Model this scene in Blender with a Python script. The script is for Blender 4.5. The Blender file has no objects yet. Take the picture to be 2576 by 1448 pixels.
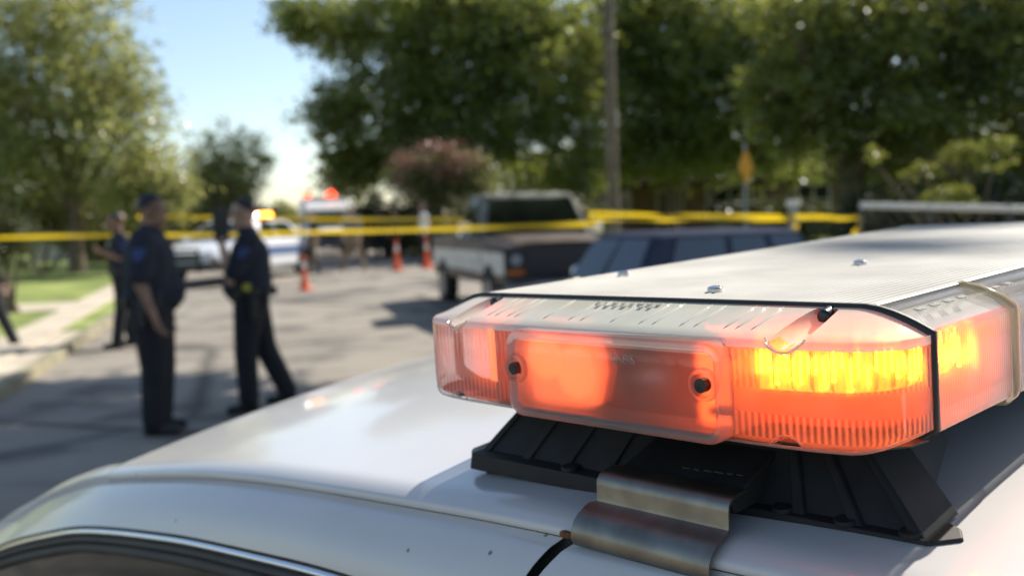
import bpy, bmesh, math, random
import numpy as np
from mathutils import Vector, Matrix
R = math.radians
random.seed(7)
S = bpy.context.scene
COL = S.collection

# ------------------------------------------------------------------ camera, sky, sun, exposure
CAM_H = 1.53
FPX, CX, CY = 2500.0, 1288.0, 724.0            # focal length and centre in a 2576 px wide frame

def unit(v):
    v = np.array(v, float)
    return v / np.linalg.norm(v)

def ray(x, y):
    return np.array([(x - CX) / FPX, (CY - y) / FPX, 1.0])

UPC = unit((-.030, .997, -.0664))               # world up seen from the camera (right, up, forward)
FWC = unit(np.array([0, 0, 1.0]) - UPC * UPC[2])
RTC = np.cross(UPC, FWC)
if RTC[0] < 0:
    RTC = -RTC

def c2w(p):
    p = np.asarray(p, float)
    return Vector((float(p @ RTC), float(p @ FWC), float(p @ UPC)))

cam_d = bpy.data.cameras.new('camera')
cam = bpy.data.objects.new('camera', cam_d)
COL.objects.link(cam)
ex, ey, ez = c2w((1, 0, 0)), c2w((0, 1, 0)), -c2w((0, 0, 1))
cam.matrix_world = Matrix(((ex.x, ey.x, ez.x, 0), (ex.y, ey.y, ez.y, 0), (ex.z, ey.z, ez.z, CAM_H), (0, 0, 0, 1)))
cam_d.sensor_width = 36
cam_d.lens = FPX / 2576 * 36
cam_d.clip_start = .02
cam_d.clip_end = 2000
cam_d.dof.use_dof = True
cam_d.dof.focus_distance = .44
cam_d.dof.aperture_fstop = 8.6
S.camera = cam

SUN_AZ, SUN_EL = 44.0, 40.0                    # azimuth to the right of the view direction
world = bpy.data.worlds.new('World')
S.world = world
world.use_nodes = True
nt = world.node_tree
sky = nt.nodes.new('ShaderNodeTexSky')
sky.sky_type = 'NISHITA'
sky.sun_disc = False
sky.sun_elevation = R(SUN_EL)
sky.sun_rotation = R(SUN_AZ)
sky.dust_density = .7
sky.air_density = 1.0
bg = nt.nodes['Background']
bg.inputs['Strength'].default_value = .11
nt.links.new(sky.outputs[0], bg.inputs['Color'])
sun_d = bpy.data.lights.new('sun', 'SUN')
sun_d.energy = 5.0
sun_d.angle = R(.53)
sun_d.color = (1.0, .93, .82)
sun = bpy.data.objects.new('sun', sun_d)
COL.objects.link(sun)
sd = Vector((math.sin(R(SUN_AZ)) * math.cos(R(SUN_EL)), math.cos(R(SUN_AZ)) * math.cos(R(SUN_EL)), math.sin(R(SUN_EL))))
sun.rotation_euler = sd.to_track_quat('Z', 'Y').to_euler()
sun.location = (0, 0, 30)
S.view_settings.view_transform = 'Standard'
S.view_settings.look = 'None'
S.view_settings.exposure = .7
S.view_settings.gamma = 1
S.render.film_transparent = False
S.cycles.use_denoising = True
S.cycles.max_bounces = 10
S.cycles.transparent_max_bounces = 24
S.cycles.sample_clamp_indirect = 6
S.cycles.caustics_reflective = False
S.cycles.caustics_refractive = False

# ------------------------------------------------------------------ places
def yh(x):
    return 558 - .030 * (x - CX)

def at(x, y, depth):
    """point seen at picture position x, y, at a forward distance of depth metres"""
    p = c2w(ray(x, y))
    p = p * (depth / p.y)
    return Vector((p.x, p.y, p.z + CAM_H))

def zg(Y):
    t = min(1, max(0, (Y - 10) / 20.0))
    return .28 * t * t * (3 - 2 * t)

def gp(x, depth):
    p = at(x, yh(x), depth)
    return Vector((p.x, p.y, zg(depth)))

# ------------------------------------------------------------------ materials
MATS = {}

def nodes(name):
    m = bpy.data.materials.new(name)
    m.use_nodes = True
    t = m.node_tree
    return m, t, t.nodes['Principled BSDF'], t.nodes['Material Output']

def mat(name, col, rough=.5, metal=0, var=.12, scale=8., bump=0., bscale=60., coat=0, spec=.5, col2=None, detail=4):
    if name in MATS:
        return MATS[name]
    m, t, p, o = nodes(name)
    N, L = t.nodes, t.links
    tc = N.new('ShaderNodeTexCoord')
    nz = N.new('ShaderNodeTexNoise')
    nz.inputs['Scale'].default_value = scale
    nz.inputs['Detail'].default_value = detail
    L.new(tc.outputs['Object'], nz.inputs['Vector'])
    rp = N.new('ShaderNodeValToRGB')
    c1 = [max(0, c * (1 - var)) for c in col]
    c2 = list(col2) if col2 else [min(1, c * (1 + var)) for c in col]
    rp.color_ramp.elements[0].position = .35
    rp.color_ramp.elements[1].position = .65
    rp.color_ramp.elements[0].color = (*c1, 1)
    rp.color_ramp.elements[1].color = (*c2, 1)
    L.new(nz.outputs['Fac'], rp.inputs['Fac'])
    L.new(rp.outputs['Color'], p.inputs['Base Color'])
    p.inputs['Roughness'].default_value = rough
    p.inputs['Metallic'].default_value = metal
    p.inputs['Specular IOR Level'].default_value = spec
    p.inputs['Coat Weight'].default_value = coat
    p.inputs['Coat Roughness'].default_value = .05
    if bump:
        n2 = N.new('ShaderNodeTexNoise')
        n2.inputs['Scale'].default_value = bscale
        n2.inputs['Detail'].default_value = 3
        L.new(tc.outputs['Object'], n2.inputs['Vector'])
        b = N.new('ShaderNodeBump')
        b.inputs['Strength'].default_value = bump
        b.inputs['Distance'].default_value = .01
        L.new(n2.outputs['Fac'], b.inputs['Height'])
        L.new(b.outputs['Normal'], p.inputs['Normal'])
    MATS[name] = m
    return m

def lamp_mat(name, col, strength, base=None):
    if name in MATS:
        return MATS[name]
    m, t, p, o = nodes(name)
    p.inputs['Base Color'].default_value = (*(base or [min(1, c) * .5 for c in col]), 1)
    p.inputs['Emission Color'].default_value = (*col, 1)
    p.inputs['Emission Strength'].default_value = strength
    MATS[name] = m
    return m

def leaf_mat(name, dark, light, transl=.4, scale=.6):
    if name in MATS:
        return MATS[name]
    m = bpy.data.materials.new(name)
    m.use_nodes = True
    t = m.node_tree
    N, L = t.nodes, t.links
    N.remove(N['Principled BSDF'])
    o = N['Material Output']
    g = N.new('ShaderNodeNewGeometry')
    tc = N.new('ShaderNodeTexCoord')
    nz = N.new('ShaderNodeTexNoise')
    nz.inputs['Scale'].default_value = scale
    L.new(tc.outputs['Object'], nz.inputs['Vector'])
    ad = N.new('ShaderNodeMath')
    ad.operation = 'MULTIPLY_ADD'
    ad.inputs[1].default_value = .55
    L.new(g.outputs['Random Per Island'], ad.inputs[0])
    mu = N.new('ShaderNodeMath')
    mu.operation = 'MULTIPLY_ADD'
    mu.inputs[1].default_value = 1.6
    mu.inputs[2].default_value = -.6
    L.new(nz.outputs['Fac'], mu.inputs[0])
    L.new(mu.outputs[0], ad.inputs[2])
    rp = N.new('ShaderNodeValToRGB')
    rp.color_ramp.elements[0].color = (*dark, 1)
    rp.color_ramp.elements[1].color = (*light, 1)
    L.new(ad.outputs[0], rp.inputs['Fac'])
    d = N.new('ShaderNodeBsdfDiffuse')
    tr = N.new('ShaderNodeBsdfTranslucent')
    gl = N.new('ShaderNodeBsdfGlossy')
    gl.inputs['Roughness'].default_value = .35
    hs = N.new('ShaderNodeHueSaturation')
    hs.inputs['Hue'].default_value = .47
    hs.inputs['Value'].default_value = 1.5
    L.new(rp.outputs[0], hs.inputs['Color'])
    L.new(rp.outputs[0], d.inputs['Color'])
    L.new(hs.outputs[0], tr.inputs['Color'])
    mx = N.new('ShaderNodeMixShader')
    mx.inputs[0].default_value = transl
    L.new(d.outputs[0], mx.inputs[1])
    L.new(tr.outputs[0], mx.inputs[2])
    m2 = N.new('ShaderNodeMixShader')
    m2.inputs[0].default_value = .05
    L.new(mx.outputs[0], m2.inputs[1])
    L.new(gl.outputs[0], m2.inputs[2])
    L.new(m2.outputs[0], o.inputs['Surface'])
    MATS[name] = m
    return m

def schlick(N, L, ior):
    """reflectance by angle, the same from either side of a sheet"""
    lw = N.new('ShaderNodeLayerWeight')
    lw.inputs['Blend'].default_value = .5
    p = N.new('ShaderNodeMath'); p.operation = 'POWER'; p.inputs[1].default_value = 5
    L.new(lw.outputs['Facing'], p.inputs[0])
    f0 = ((ior - 1) / (ior + 1)) ** 2
    m = N.new('ShaderNodeMath'); m.operation = 'MULTIPLY_ADD'; m.inputs[1].default_value = 1 - f0; m.inputs[2].default_value = f0
    L.new(p.outputs[0], m.inputs[0])
    return m

def lens_mat(name, milk=.3, rib=.0, tint=(1, 1, 1), pitch=300., bumps=.0, frost=.25, body=(.66, .62, .54), nscale=26, diff=.4, gloss=.08, crop=None):
    """clear moulded plastic: see-through, partly frosted and milky, glossy outside; crop limits the flutes to bands of height"""
    if name in MATS:
        return MATS[name]
    m = bpy.data.materials.new(name)
    m.use_nodes = True
    t = m.node_tree
    N, L = t.nodes, t.links
    N.remove(N['Principled BSDF'])
    o = N['Material Output']
    tc = N.new('ShaderNodeTexCoord')
    sx = N.new('ShaderNodeSeparateXYZ')
    L.new(tc.outputs['Object'], sx.inputs[0])
    def math_(op, a, b=None, c=None):
        n = N.new('ShaderNodeMath'); n.operation = op
        for k, x in enumerate((a, b, c)):
            if x is None: continue
            if isinstance(x, (int, float)): n.inputs[k].default_value = x
            else: L.new(x, n.inputs[k])
        return n.outputs[0]
    def mixs(f, a, b):
        n = N.new('ShaderNodeMixShader')
        if isinstance(f, (int, float)): n.inputs[0].default_value = f
        else: L.new(f, n.inputs[0])
        L.new(a, n.inputs[1]); L.new(b, n.inputs[2])
        return n.outputs[0]
    nz = N.new('ShaderNodeTexNoise')
    nz.inputs['Scale'].default_value = nscale
    nz.inputs['Detail'].default_value = 5
    L.new(tc.outputs['Object'], nz.inputs['Vector'])
    mk = math_('MULTIPLY_ADD', nz.outputs['Fac'], .34, milk - .17)
    s = None
    if rib or bumps:
        ax = math_('ADD', sx.outputs['X'], sx.outputs['Y'])
        s = math_('SINE', math_('MULTIPLY', ax, 2 * math.pi * pitch))
        if crop:
            tot = None
            for (z0, z1) in crop:
                a = math_('MULTIPLY', math_('GREATER_THAN', sx.outputs['Z'], z0), math_('LESS_THAN', sx.outputs['Z'], z1))
                tot = a if tot is None else math_('ADD', tot, a)
            s = math_('MULTIPLY', s, tot)
        mk = math_('ADD', mk, math_('MULTIPLY', s, rib))
    mk.node.use_clamp = True
    tp = N.new('ShaderNodeBsdfTransparent')
    tp.inputs['Color'].default_value = (*[.92 * c for c in tint], 1)
    rf = N.new('ShaderNodeBsdfRefraction')
    rf.inputs['Color'].default_value = (*[.92 * c for c in tint], 1)
    rf.inputs['IOR'].default_value = 1.22
    rf.inputs['Roughness'].default_value = .5
    tl = N.new('ShaderNodeBsdfTranslucent')
    tl.inputs['Color'].default_value = (*[.92 * c for c in tint], 1)
    df = N.new('ShaderNodeBsdfDiffuse')
    df.inputs['Color'].default_value = (*body, 1)
    milkS = mixs(diff, tl.outputs[0], df.outputs[0])
    clear = mixs(frost, tp.outputs[0], rf.outputs[0])
    a = mixs(mk, clear, milkS)
    gl = N.new('ShaderNodeBsdfGlossy')
    gl.inputs['Roughness'].default_value = gloss
    fr = schlick(N, L, 1.46)
    if bumps and s is not None:
        bp = N.new('ShaderNodeBump')
        bp.inputs['Strength'].default_value = bumps
        bp.inputs['Distance'].default_value = .0006
        L.new(s, bp.inputs['Height'])
        L.new(bp.outputs['Normal'], gl.inputs['Normal'])
    L.new(mixs(fr.outputs[0], a, gl.outputs[0]), o.inputs['Surface'])
    MATS[name] = m
    return m

def car_glass(name, tint=(.25, .3, .3), opac=.35, ior=1.6):
    if name in MATS:
        return MATS[name]
    m = bpy.data.materials.new(name)
    m.use_nodes = True
    t = m.node_tree
    N, L = t.nodes, t.links
    N.remove(N['Principled BSDF'])
    o = N['Material Output']
    tp = N.new('ShaderNodeBsdfTransparent')
    tp.inputs['Color'].default_value = (*tint, 1)
    df = N.new('ShaderNodeBsdfDiffuse')
    df.inputs['Color'].default_value = (.02, .025, .025, 1)
    a = N.new('ShaderNodeMixShader')
    a.inputs[0].default_value = opac
    L.new(tp.outputs[0], a.inputs[1])
    L.new(df.outputs[0], a.inputs[2])
    gl = N.new('ShaderNodeBsdfGlossy')
    gl.inputs['Roughness'].default_value = .02
    fr = schlick(N, L, ior)
    b = N.new('ShaderNodeMixShader')
    L.new(fr.outputs[0], b.inputs[0])
    L.new(a.outputs[0], b.inputs[1])
    L.new(gl.outputs[0], b.inputs[2])
    L.new(b.outputs[0], o.inputs['Surface'])
    MATS[name] = m
    return m

# ------------------------------------------------------------------ mesh helpers
class MB:
    def __init__(self, xf=None):
        self.v, self.f, self.mi, self.xf = [], [], [], xf

    def add(self, verts, faces, mi=0):
        b = len(self.v)
        for p in verts:
            self.v.append(self.xf(*p) if self.xf else Vector(p))
        for f in faces:
            self.f.append([b + i for i in f])
            self.mi.append(mi)

    def box(self, a, b, mi=0):
        x0, y0, z0 = a
        x1, y1, z1 = b
        self.add([(x0, y0, z0), (x1, y0, z0), (x1, y1, z0), (x0, y1, z0), (x0, y0, z1), (x1, y0, z1), (x1, y1, z1), (x0, y1, z1)],
                 [(0, 3, 2, 1), (4, 5, 6, 7), (0, 1, 5, 4), (1, 2, 6, 5), (2, 3, 7, 6), (3, 0, 4, 7)], mi)

    def loft(self, rings, caps=True, closed=True, mi=0):
        n = len(rings[0])
        vs = [p for r in rings for p in r]
        fs = []
        for i in range(len(rings) - 1):
            for j in range(n if closed else n - 1):
                k = (j + 1) % n
                fs.append((i * n + j, i * n + k, (i + 1) * n + k, (i + 1) * n + j))
        if caps:
            fs.append(tuple(range(n))[::-1])
            fs.append(tuple((len(rings) - 1) * n + j for j in range(n)))
        self.add(vs, fs, mi)

    def tube(self, pts, rad, seg=8, caps=True, mi=0):
        pts = [Vector(p) for p in pts]
        if not hasattr(rad, '__len__'):
            rad = [rad] * len(pts)
        rings = []
        up = Vector((.13, .21, 1)).normalized()
        for i, p in enumerate(pts):
            d = (pts[min(i + 1, len(pts) - 1)] - pts[max(i - 1, 0)]).normalized()
            u = up if abs(d.dot(up)) < .95 else Vector((1, .1, 0)).normalized()
            a = d.cross(u).normalized()
            b = d.cross(a)
            rings.append([tuple(p + (a * math.cos(2 * math.pi * k / seg) + b * math.sin(2 * math.pi * k / seg)) * rad[i]) for k in range(seg)])
        self.loft(rings, caps, True, mi)

    def capsule(self, p, q, r0, r1, seg=12, mi=0):
        p, q = Vector(p), Vector(q)
        d = (q - p)
        if d.length < 1e-6:
            d = Vector((0, 0, 1e-4))
        d.normalize()
        pts, rs = [], []
        for a in (-85, -60, -30, 0):
            pts.append(p + d * r0 * math.sin(R(a)))
            rs.append(r0 * math.cos(R(a)))
        for a in (0, 30, 60, 85):
            pts.append(q + d * r1 * math.sin(R(a)))
            rs.append(r1 * math.cos(R(a)))
        self.tube(pts, rs, seg, True, mi)

    def ball(self, c, r, seg=12, mi=0):
        if not hasattr(r, '__len__'):
            r = (r, r, r)
        rings = []
        for i in range(1, seg):
            a = math.pi * i / seg
            rings.append([(c[0] + r[0] * math.sin(a) * math.cos(2 * math.pi * j / seg), c[1] + r[1] * math.sin(a) * math.sin(2 * math.pi * j / seg), c[2] - r[2] * math.cos(a)) for j in range(seg)])
        self.loft(rings, True, True, mi)

    def cyl(self, p, q, r, seg=20, mi=0, r2=None):
        self.tube([p, q], [r, r if r2 is None else r2], seg, True, mi)

    def mesh(self, name):
        me = bpy.data.meshes.new(name)
        me.from_pydata([tuple(v) for v in self.v], [], self.f)
        me.polygons.foreach_set('material_index', self.mi)
        bm = bmesh.new()
        bm.from_mesh(me)
        bmesh.ops.recalc_face_normals(bm, faces=bm.faces[:])
        bm.to_mesh(me)
        bm.free()
        me.update()
        return me

    def build(self, name, m, parent=None, smooth=True, bevel=0, angle=35):
        me = self.mesh(name)
        return link(name, me, m, parent, smooth, bevel, angle)

def link(name, me, m, parent=None, smooth=True, bevel=0, angle=35):
    o = bpy.data.objects.new(name, me)
    COL.objects.link(o)
    for x in (m if isinstance(m, (list, tuple)) else [m]):
        me.materials.append(x)
    if parent is not None:
        o.parent = parent
    if bevel:
        b = o.modifiers.new('bevel', 'BEVEL')
        b.width = bevel
        b.segments = 3
        b.limit_method = 'ANGLE'
        b.angle_limit = R(30)
    if smooth:
        me.polygons.foreach_set('use_smooth', [True] * len(me.polygons))
        try:
            me.set_sharp_from_angle(angle=R(angle))
        except Exception:
            pass
    return o

def tag(o, label=None, cat=None, group=None, kind=None):
    if label: o['label'] = label
    if cat: o['category'] = cat
    if group: o['group'] = group
    if kind: o['kind'] = kind
    return o

def empty(name, loc, label, cat, rz=0, group=None):
    o = bpy.data.objects.new(name, None)
    COL.objects.link(o)
    o.location = loc
    o.rotation_euler = (0, 0, rz)
    o.empty_display_size = .2
    return tag(o, label, cat, group)

def interp(x, X, Y):
    return float(np.interp(x, X, Y))

# ------------------------------------------------------------------ the ground
SD = Vector((-.245, 1, 0)).normalized()          # along the street, away from us
ST = Vector((-SD.y, SD.x, 0))                    # to the left of the street
S0 = Vector((-4.9, 9.5, 0))                      # a point on the left kerb line

def st(s, t, dz=0):
    p = S0 + SD * s + ST * t
    return (p.x, p.y, zg(p.y) + dz)

asphalt, at_t, at_p, _ = nodes('asphalt')
def _asph():
    N, L = at_t.nodes, at_t.links
    tc = N.new('ShaderNodeTexCoord')
    def nz(sc, det, lo, hi, a, b):
        n = N.new('ShaderNodeTexNoise'); n.inputs['Scale'].default_value = sc; n.inputs['Detail'].default_value = det
        L.new(tc.outputs['Object'], n.inputs['Vector'])
        r = N.new('ShaderNodeValToRGB')
        r.color_ramp.elements[0].position = lo; r.color_ramp.elements[1].position = hi
        r.color_ramp.elements[0].color = (*a, 1); r.color_ramp.elements[1].color = (*b, 1)
        L.new(n.outputs['Fac'], r.inputs['Fac'])
        return r.outputs['Color']
    a = nz(.35, 6, .3, .7, (.225, .20, .165), (.30, .268, .22))
    b = nz(60, 4, .3, .7, (.75, .75, .75), (1.2, 1.2, 1.2))
    c = nz(1.1, 8, .36, .48, (.50, .50, .51), (1, 1, 1))
    v = N.new('ShaderNodeTexVoronoi'); v.feature = 'DISTANCE_TO_EDGE'; v.inputs['Scale'].default_value = .22
    n = N.new('ShaderNodeTexNoise'); n.inputs['Scale'].default_value = 1.5; n.inputs['Detail'].default_value = 6
    L.new(tc.outputs['Object'], n.inputs['Vector'])
    mixv = N.new('ShaderNodeMixRGB'); mixv.inputs[0].default_value = .12
    L.new(tc.outputs['Object'], mixv.inputs[1]); L.new(n.outputs['Color'], mixv.inputs[2])
    L.new(mixv.outputs[0], v.inputs['Vector'])
    cr = N.new('ShaderNodeValToRGB')
    cr.color_ramp.elements[0].color = (.3, .3, .3, 1); cr.color_ramp.elements[1].color = (1, 1, 1, 1)
    cr.color_ramp.elements[1].position = .02
    L.new(v.outputs['Distance'], cr.inputs['Fac'])
    x = a
    for y in (b, c, cr.outputs['Color']):
        m = N.new('ShaderNodeMixRGB'); m.blend_type = 'MULTIPLY'; m.inputs[0].default_value = 1
        L.new(x, m.inputs[1]); L.new(y, m.inputs[2]); x = m.outputs[0]
    L.new(x, at_p.inputs['Base Color'])
    at_p.inputs['Roughness'].default_value = .9
_asph()
grass_m = mat('grass', (.18, .25, .045), .9, 0, .35, 1.2, .6, 30, col2=(.29, .34, .08), detail=8)
dirt_m = mat('dry_ground', (.10, .085, .05), .95, 0, .4, .8, .4, 20, col2=(.10, .13, .04))
kerb_m = mat('dirty_kerb', (.25, .22, .15), .95, 0, .35, 1.6, .4, 30, col2=(.34, .31, .20), detail=8)
concrete_m = mat('concrete', (.50, .43, .33), .9, 0, .15, 2.2, .3, 40)

def strip(name, m, s0, s1, t0, t1, dz, ns=40, nt=3, skirt=0, label=None, tfun=None, kind='structure'):
    mb = MB()
    nt = max(1, nt)
    vs, fs = [], []
    for i in range(ns + 1):
        s = s0 + (s1 - s0) * i / ns
        a, b = (t0, t1) if tfun is None else tfun(s)
        for j in range(nt + 1):
            vs.append(st(s, a + (b - a) * j / nt, dz))
    w = nt + 1
    for i in range(ns):
        for j in range(nt):
            fs.append((i * w + j, i * w + j + 1, (i + 1) * w + j + 1, (i + 1) * w + j))
    mb.add(vs, fs)
    if skirt:
        border = [i * w for i in range(ns + 1)] + [ns * w + j for j in range(1, w)] + [i * w + nt for i in range(ns - 1, -1, -1)] + [j for j in range(nt - 1, 0, -1)]
        top = [vs[k] for k in border]
        bot = [(p[0], p[1], p[2] - skirt) for p in top]
        n = len(top)
        mb.add(top + bot, [(k, (k + 1) % n, n + (k + 1) % n, n + k) for k in range(n)])
    o = mb.build(name, m)
    tag(o, kind=kind)
    return o

gb = MB()
xs = [-600, -200, -80, -40, -20, 0, 20, 40, 80, 200, 600]
ysl = [-60, -20, 0, 5, 10, 12, 14, 16, 18, 20, 22, 24, 26, 28, 30, 40, 80, 200, 600, 1500]
gv = [(x, y, zg(y) - .004) for y in ysl for x in xs]
nx = len(xs)
gb.add(gv, [(j * nx + i, j * nx + i + 1, (j + 1) * nx + i + 1, (j + 1) * nx + i) for j in range(len(ysl) - 1) for i in range(nx - 1)])
tag(gb.build('ground', dirt_m), kind='structure')
strip('road', asphalt, -60, 160, -8.7, 0, 0, 100, 6)
strip('side_street', asphalt, -60, 3.5, -70, -8.7, .004, 20, 4)
strip('left_side_street', asphalt, -60, -1.6, 0, 70, .004, 30, 6)
strip('left_kerb', kerb_m, -1.6, 160, 0, .16, .11, 90, 1, .13)
strip('left_verge', grass_m, 5.2, 160, .16, .50, .10, 70, 3, .12)
strip('driveway', concrete_m, -1.6, 5.2, .16, .50, .095, 20, 2, .12)
strip('left_pavement', concrete_m, -1.6, 160, .50, 1.12, .12, 90, 2, .13)
strip('front_walk', concrete_m, 8.7, 10.3, 1.12, 16, .118, 6, 8, .12)
strip('lawn', grass_m, -1.6, 8.7, 1.12, 40, .10, 30, 8, .1)
strip('lawn', grass_m, 10.3, 160, 1.12, 60, .10, 60, 8, .1)
strip('right_kerb', kerb_m, 4, 160, -8.86, -8.7, .11, 70, 1, .13)
strip('right_lawn', grass_m, 4, 160, -50, -8.86, .10, 60, 8, .1)

# ------------------------------------------------------------------ the near police car, in its own frame
# u = towards the front of the car, v = across it away from us, w = up; the eye is at 0, 0, 0
Fb = unit(ray(3951, 306))
Fc = unit(ray(-1087, 671))
Fc = unit(Fc - Fb * np.dot(Fb, Fc))
Fn = np.cross(Fc, Fb)
if Fn[1] < 0:
    Fn = -Fn

def FW(u, v, w):
    p = c2w(Fc * u + Fb * v + Fn * w)
    return Vector((p.x, p.y, p.z + CAM_H))

def frame_root(name, u0, v0, w0, label, cat):
    o = bpy.data.objects.new(name, None)
    COL.objects.link(o)
    a, b, c_ = c2w(Fc), -c2w(Fb), c2w(Fn)
    l = FW(u0, v0, w0)
    o.matrix_world = Matrix(((a.x, b.x, c_.x, l.x), (a.y, b.y, c_.y, l.y), (a.z, b.z, c_.z, l.z), (0, 0, 0, 1)))
    tag(o, label, cat)
    return o, (lambda u, v, w: Vector((u - u0, -(v - v0), w - w0)))

W0 = -1.575
car, CL = frame_root('police_car', -.1, .95, W0, 'glossy white car close to the camera, seen only from its roof and door tops', 'police car')
white, wt_, wp_, _ = nodes('white_car_paint')
def _paint():
    N, L = wt_.nodes, wt_.links
    tc = N.new('ShaderNodeTexCoord')
    n = N.new('ShaderNodeTexNoise'); n.inputs['Scale'].default_value = 5; n.inputs['Detail'].default_value = 6
    L.new(tc.outputs['Object'], n.inputs['Vector'])
    r = N.new('ShaderNodeValToRGB'); r.color_ramp.elements[0].position = .35; r.color_ramp.elements[1].position = .7
    r.color_ramp.elements[0].color = (.57, .56, .55, 1); r.color_ramp.elements[1].color = (.63, .62, .61, 1)
    L.new(n.outputs['Fac'], r.inputs['Fac'])
    v = N.new('ShaderNodeTexVoronoi'); v.inputs['Scale'].default_value = 42; v.inputs['Randomness'].default_value = 1
    L.new(tc.outputs['Object'], v.inputs['Vector'])
    s = N.new('ShaderNodeValToRGB'); s.color_ramp.elements[0].position = .035; s.color_ramp.elements[1].position = .075
    s.color_ramp.elements[0].color = (.25, .22, .19, 1); s.color_ramp.elements[1].color = (1, 1, 1, 1)
    L.new(v.outputs['Distance'], s.inputs['Fac'])
    n2 = N.new('ShaderNodeTexNoise'); n2.inputs['Scale'].default_value = 9
    L.new(tc.outputs['Object'], n2.inputs['Vector'])
    t = N.new('ShaderNodeMath'); t.operation = 'GREATER_THAN'; t.inputs[1].default_value = .56
    L.new(n2.outputs['Fac'], t.inputs[0])
    m = N.new('ShaderNodeMixRGB'); m.blend_type = 'MULTIPLY'
    L.new(t.outputs[0], m.inputs[0]); L.new(r.outputs['Color'], m.inputs[1]); L.new(s.outputs['Color'], m.inputs[2])
    L.new(m.outputs[0], wp_.inputs['Base Color'])
    wp_.inputs['Roughness'].default_value = .3
    wp_.inputs['Coat Weight'].default_value = .55
    d = N.new('ShaderNodeMath'); d.operation = 'MULTIPLY_ADD'; d.inputs[1].default_value = .14; d.inputs[2].default_value = -.01
    n3 = N.new('ShaderNodeTexNoise'); n3.inputs['Scale'].default_value = 3.5; n3.inputs['Detail'].default_value = 8
    L.new(tc.outputs['Object'], n3.inputs['Vector']); L.new(n3.outputs['Fac'], d.inputs[0]); L.new(d.outputs[0], wp_.inputs['Coat Roughness'])
_paint()
seam_m = mat('dark_seam', (.015, .015, .016), .7)
rubber = mat('black_rubber', (.022, .022, .022), .55, 0, .3, 30)
chrome = mat('chrome_trim', (.78, .79, .80), .07, 1, .02, 20)
glass = car_glass('dark_car_glass', (.05, .06, .06), .95, 1.45)
steel = mat('steel', (.24, .225, .19), .40, 1, .16, 70)

UD = [-1.9, -1.7, -1.3, -1.0, -.6, 0, .190, .239, .329, .394, .448, .547, .641, .742, .869, .962, 1.101, 1.155, 1.266, 1.5, 1.9]
WD = [-.60, -.47, -.27, -.195, -.165, -.153, -.152, -.154, -.158, -.161, -.165, -.172, -.180, -.192, -.213, -.23, -.27, -.291, -.329, -.42, -.61]
_uu = np.linspace(-1.9, 1.9, 381)
_ww = np.interp(_uu, UD, WD)
for _ in range(14):
    _ww[1:-1] = (_ww[:-2] + 2 * _ww[1:-1] + _ww[2:]) / 4

def wd(u):
    return float(np.interp(u, _uu, _ww))

def roofw(up, v):
    k = 1 - ((v - .95) / .613) ** 2
    e = max(0, 1 - (min(v - .337, 1.563 - v)) / .016)
    return up + .075 * k * (1 if up > 0 else -.3), wd(up) + .034 * k - .005 * e * e

vv = [.337, .339, .342, .346, .351, .357] + list(np.linspace(.37, 1.53, 30)) + [1.543, 1.549, 1.554, 1.558, 1.561, 1.563]
def roof_sheet(u0, u1, n, vs=vv, lip=True, off=0):
    mb = MB(CL)
    rows = []
    for i in range(n + 1):
        up = u0 + (u1 - u0) * i / n
        row = []
        for v in vs:
            u, w = roofw(up, v)
            row.append((u, v, w + off))
        if lip:
            a, b = row[0], row[-1]
            row = [(a[0], a[1] + .005, a[2] - .0062), (a[0], a[1], a[2] - .0030)] + row + [(b[0], b[1], b[2] - .0035), (b[0], b[1] - .004, b[2] - .012)]
        rows.append(row)
    mb.loft(rows, False, False)
    return mb
roof_sheet(-1.1, .93, 120).build('roof', white, car, angle=60)
roof_sheet(.944, 1.84, 40, [.352] + list(np.linspace(.37, 1.53, 24)) + [1.548], False, -.004).build('windshield', car_glass('windshield_glass', (.45, .5, .48), .1), car)
roof_sheet(-1.88, -1.114, 30, [.40] + list(np.linspace(.42, 1.48, 24)) + [1.50], False, -.004).build('rear_window', glass, car)
def pillar(side, a, b, wdt):
    mb = MB(CL)
    rows = []
    for i in range(31):
        up = a + (b - a) * i / 30
        row = []
        for q in (0, .3, .7, 1):
            v = .337 + wdt * q
            u, w = roofw(up, v)
            row.append((u, v if side == 0 else 1.9 - v, w + .0006))
        v = row[0][1]
        row = [(row[0][0], v + (.004 if side == 0 else -.004), row[0][2] - .012)] + row
        rows.append(row)
    mb.loft(rows, False, False)
    return mb
for side in (0, 1):
    for (a, b, wdt) in ((.93, 1.9, .016), (-1.9, -1.1, .066)):
        pillar(side, a, b, wdt).build('pillar', white, car, angle=60)
# dark band at the windscreen header
hb = MB(CL)
rows = []
for v in np.linspace(.352, 1.548, 30):
    u, w = roofw(.93, v); u2, w2 = roofw(.944, v)
    rows.append([(u, v, w - .001), (u2, v, w2 - .0025)])
hb.loft(rows, False, False)
hb.build('windshield_seal', rubber, car)

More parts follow.
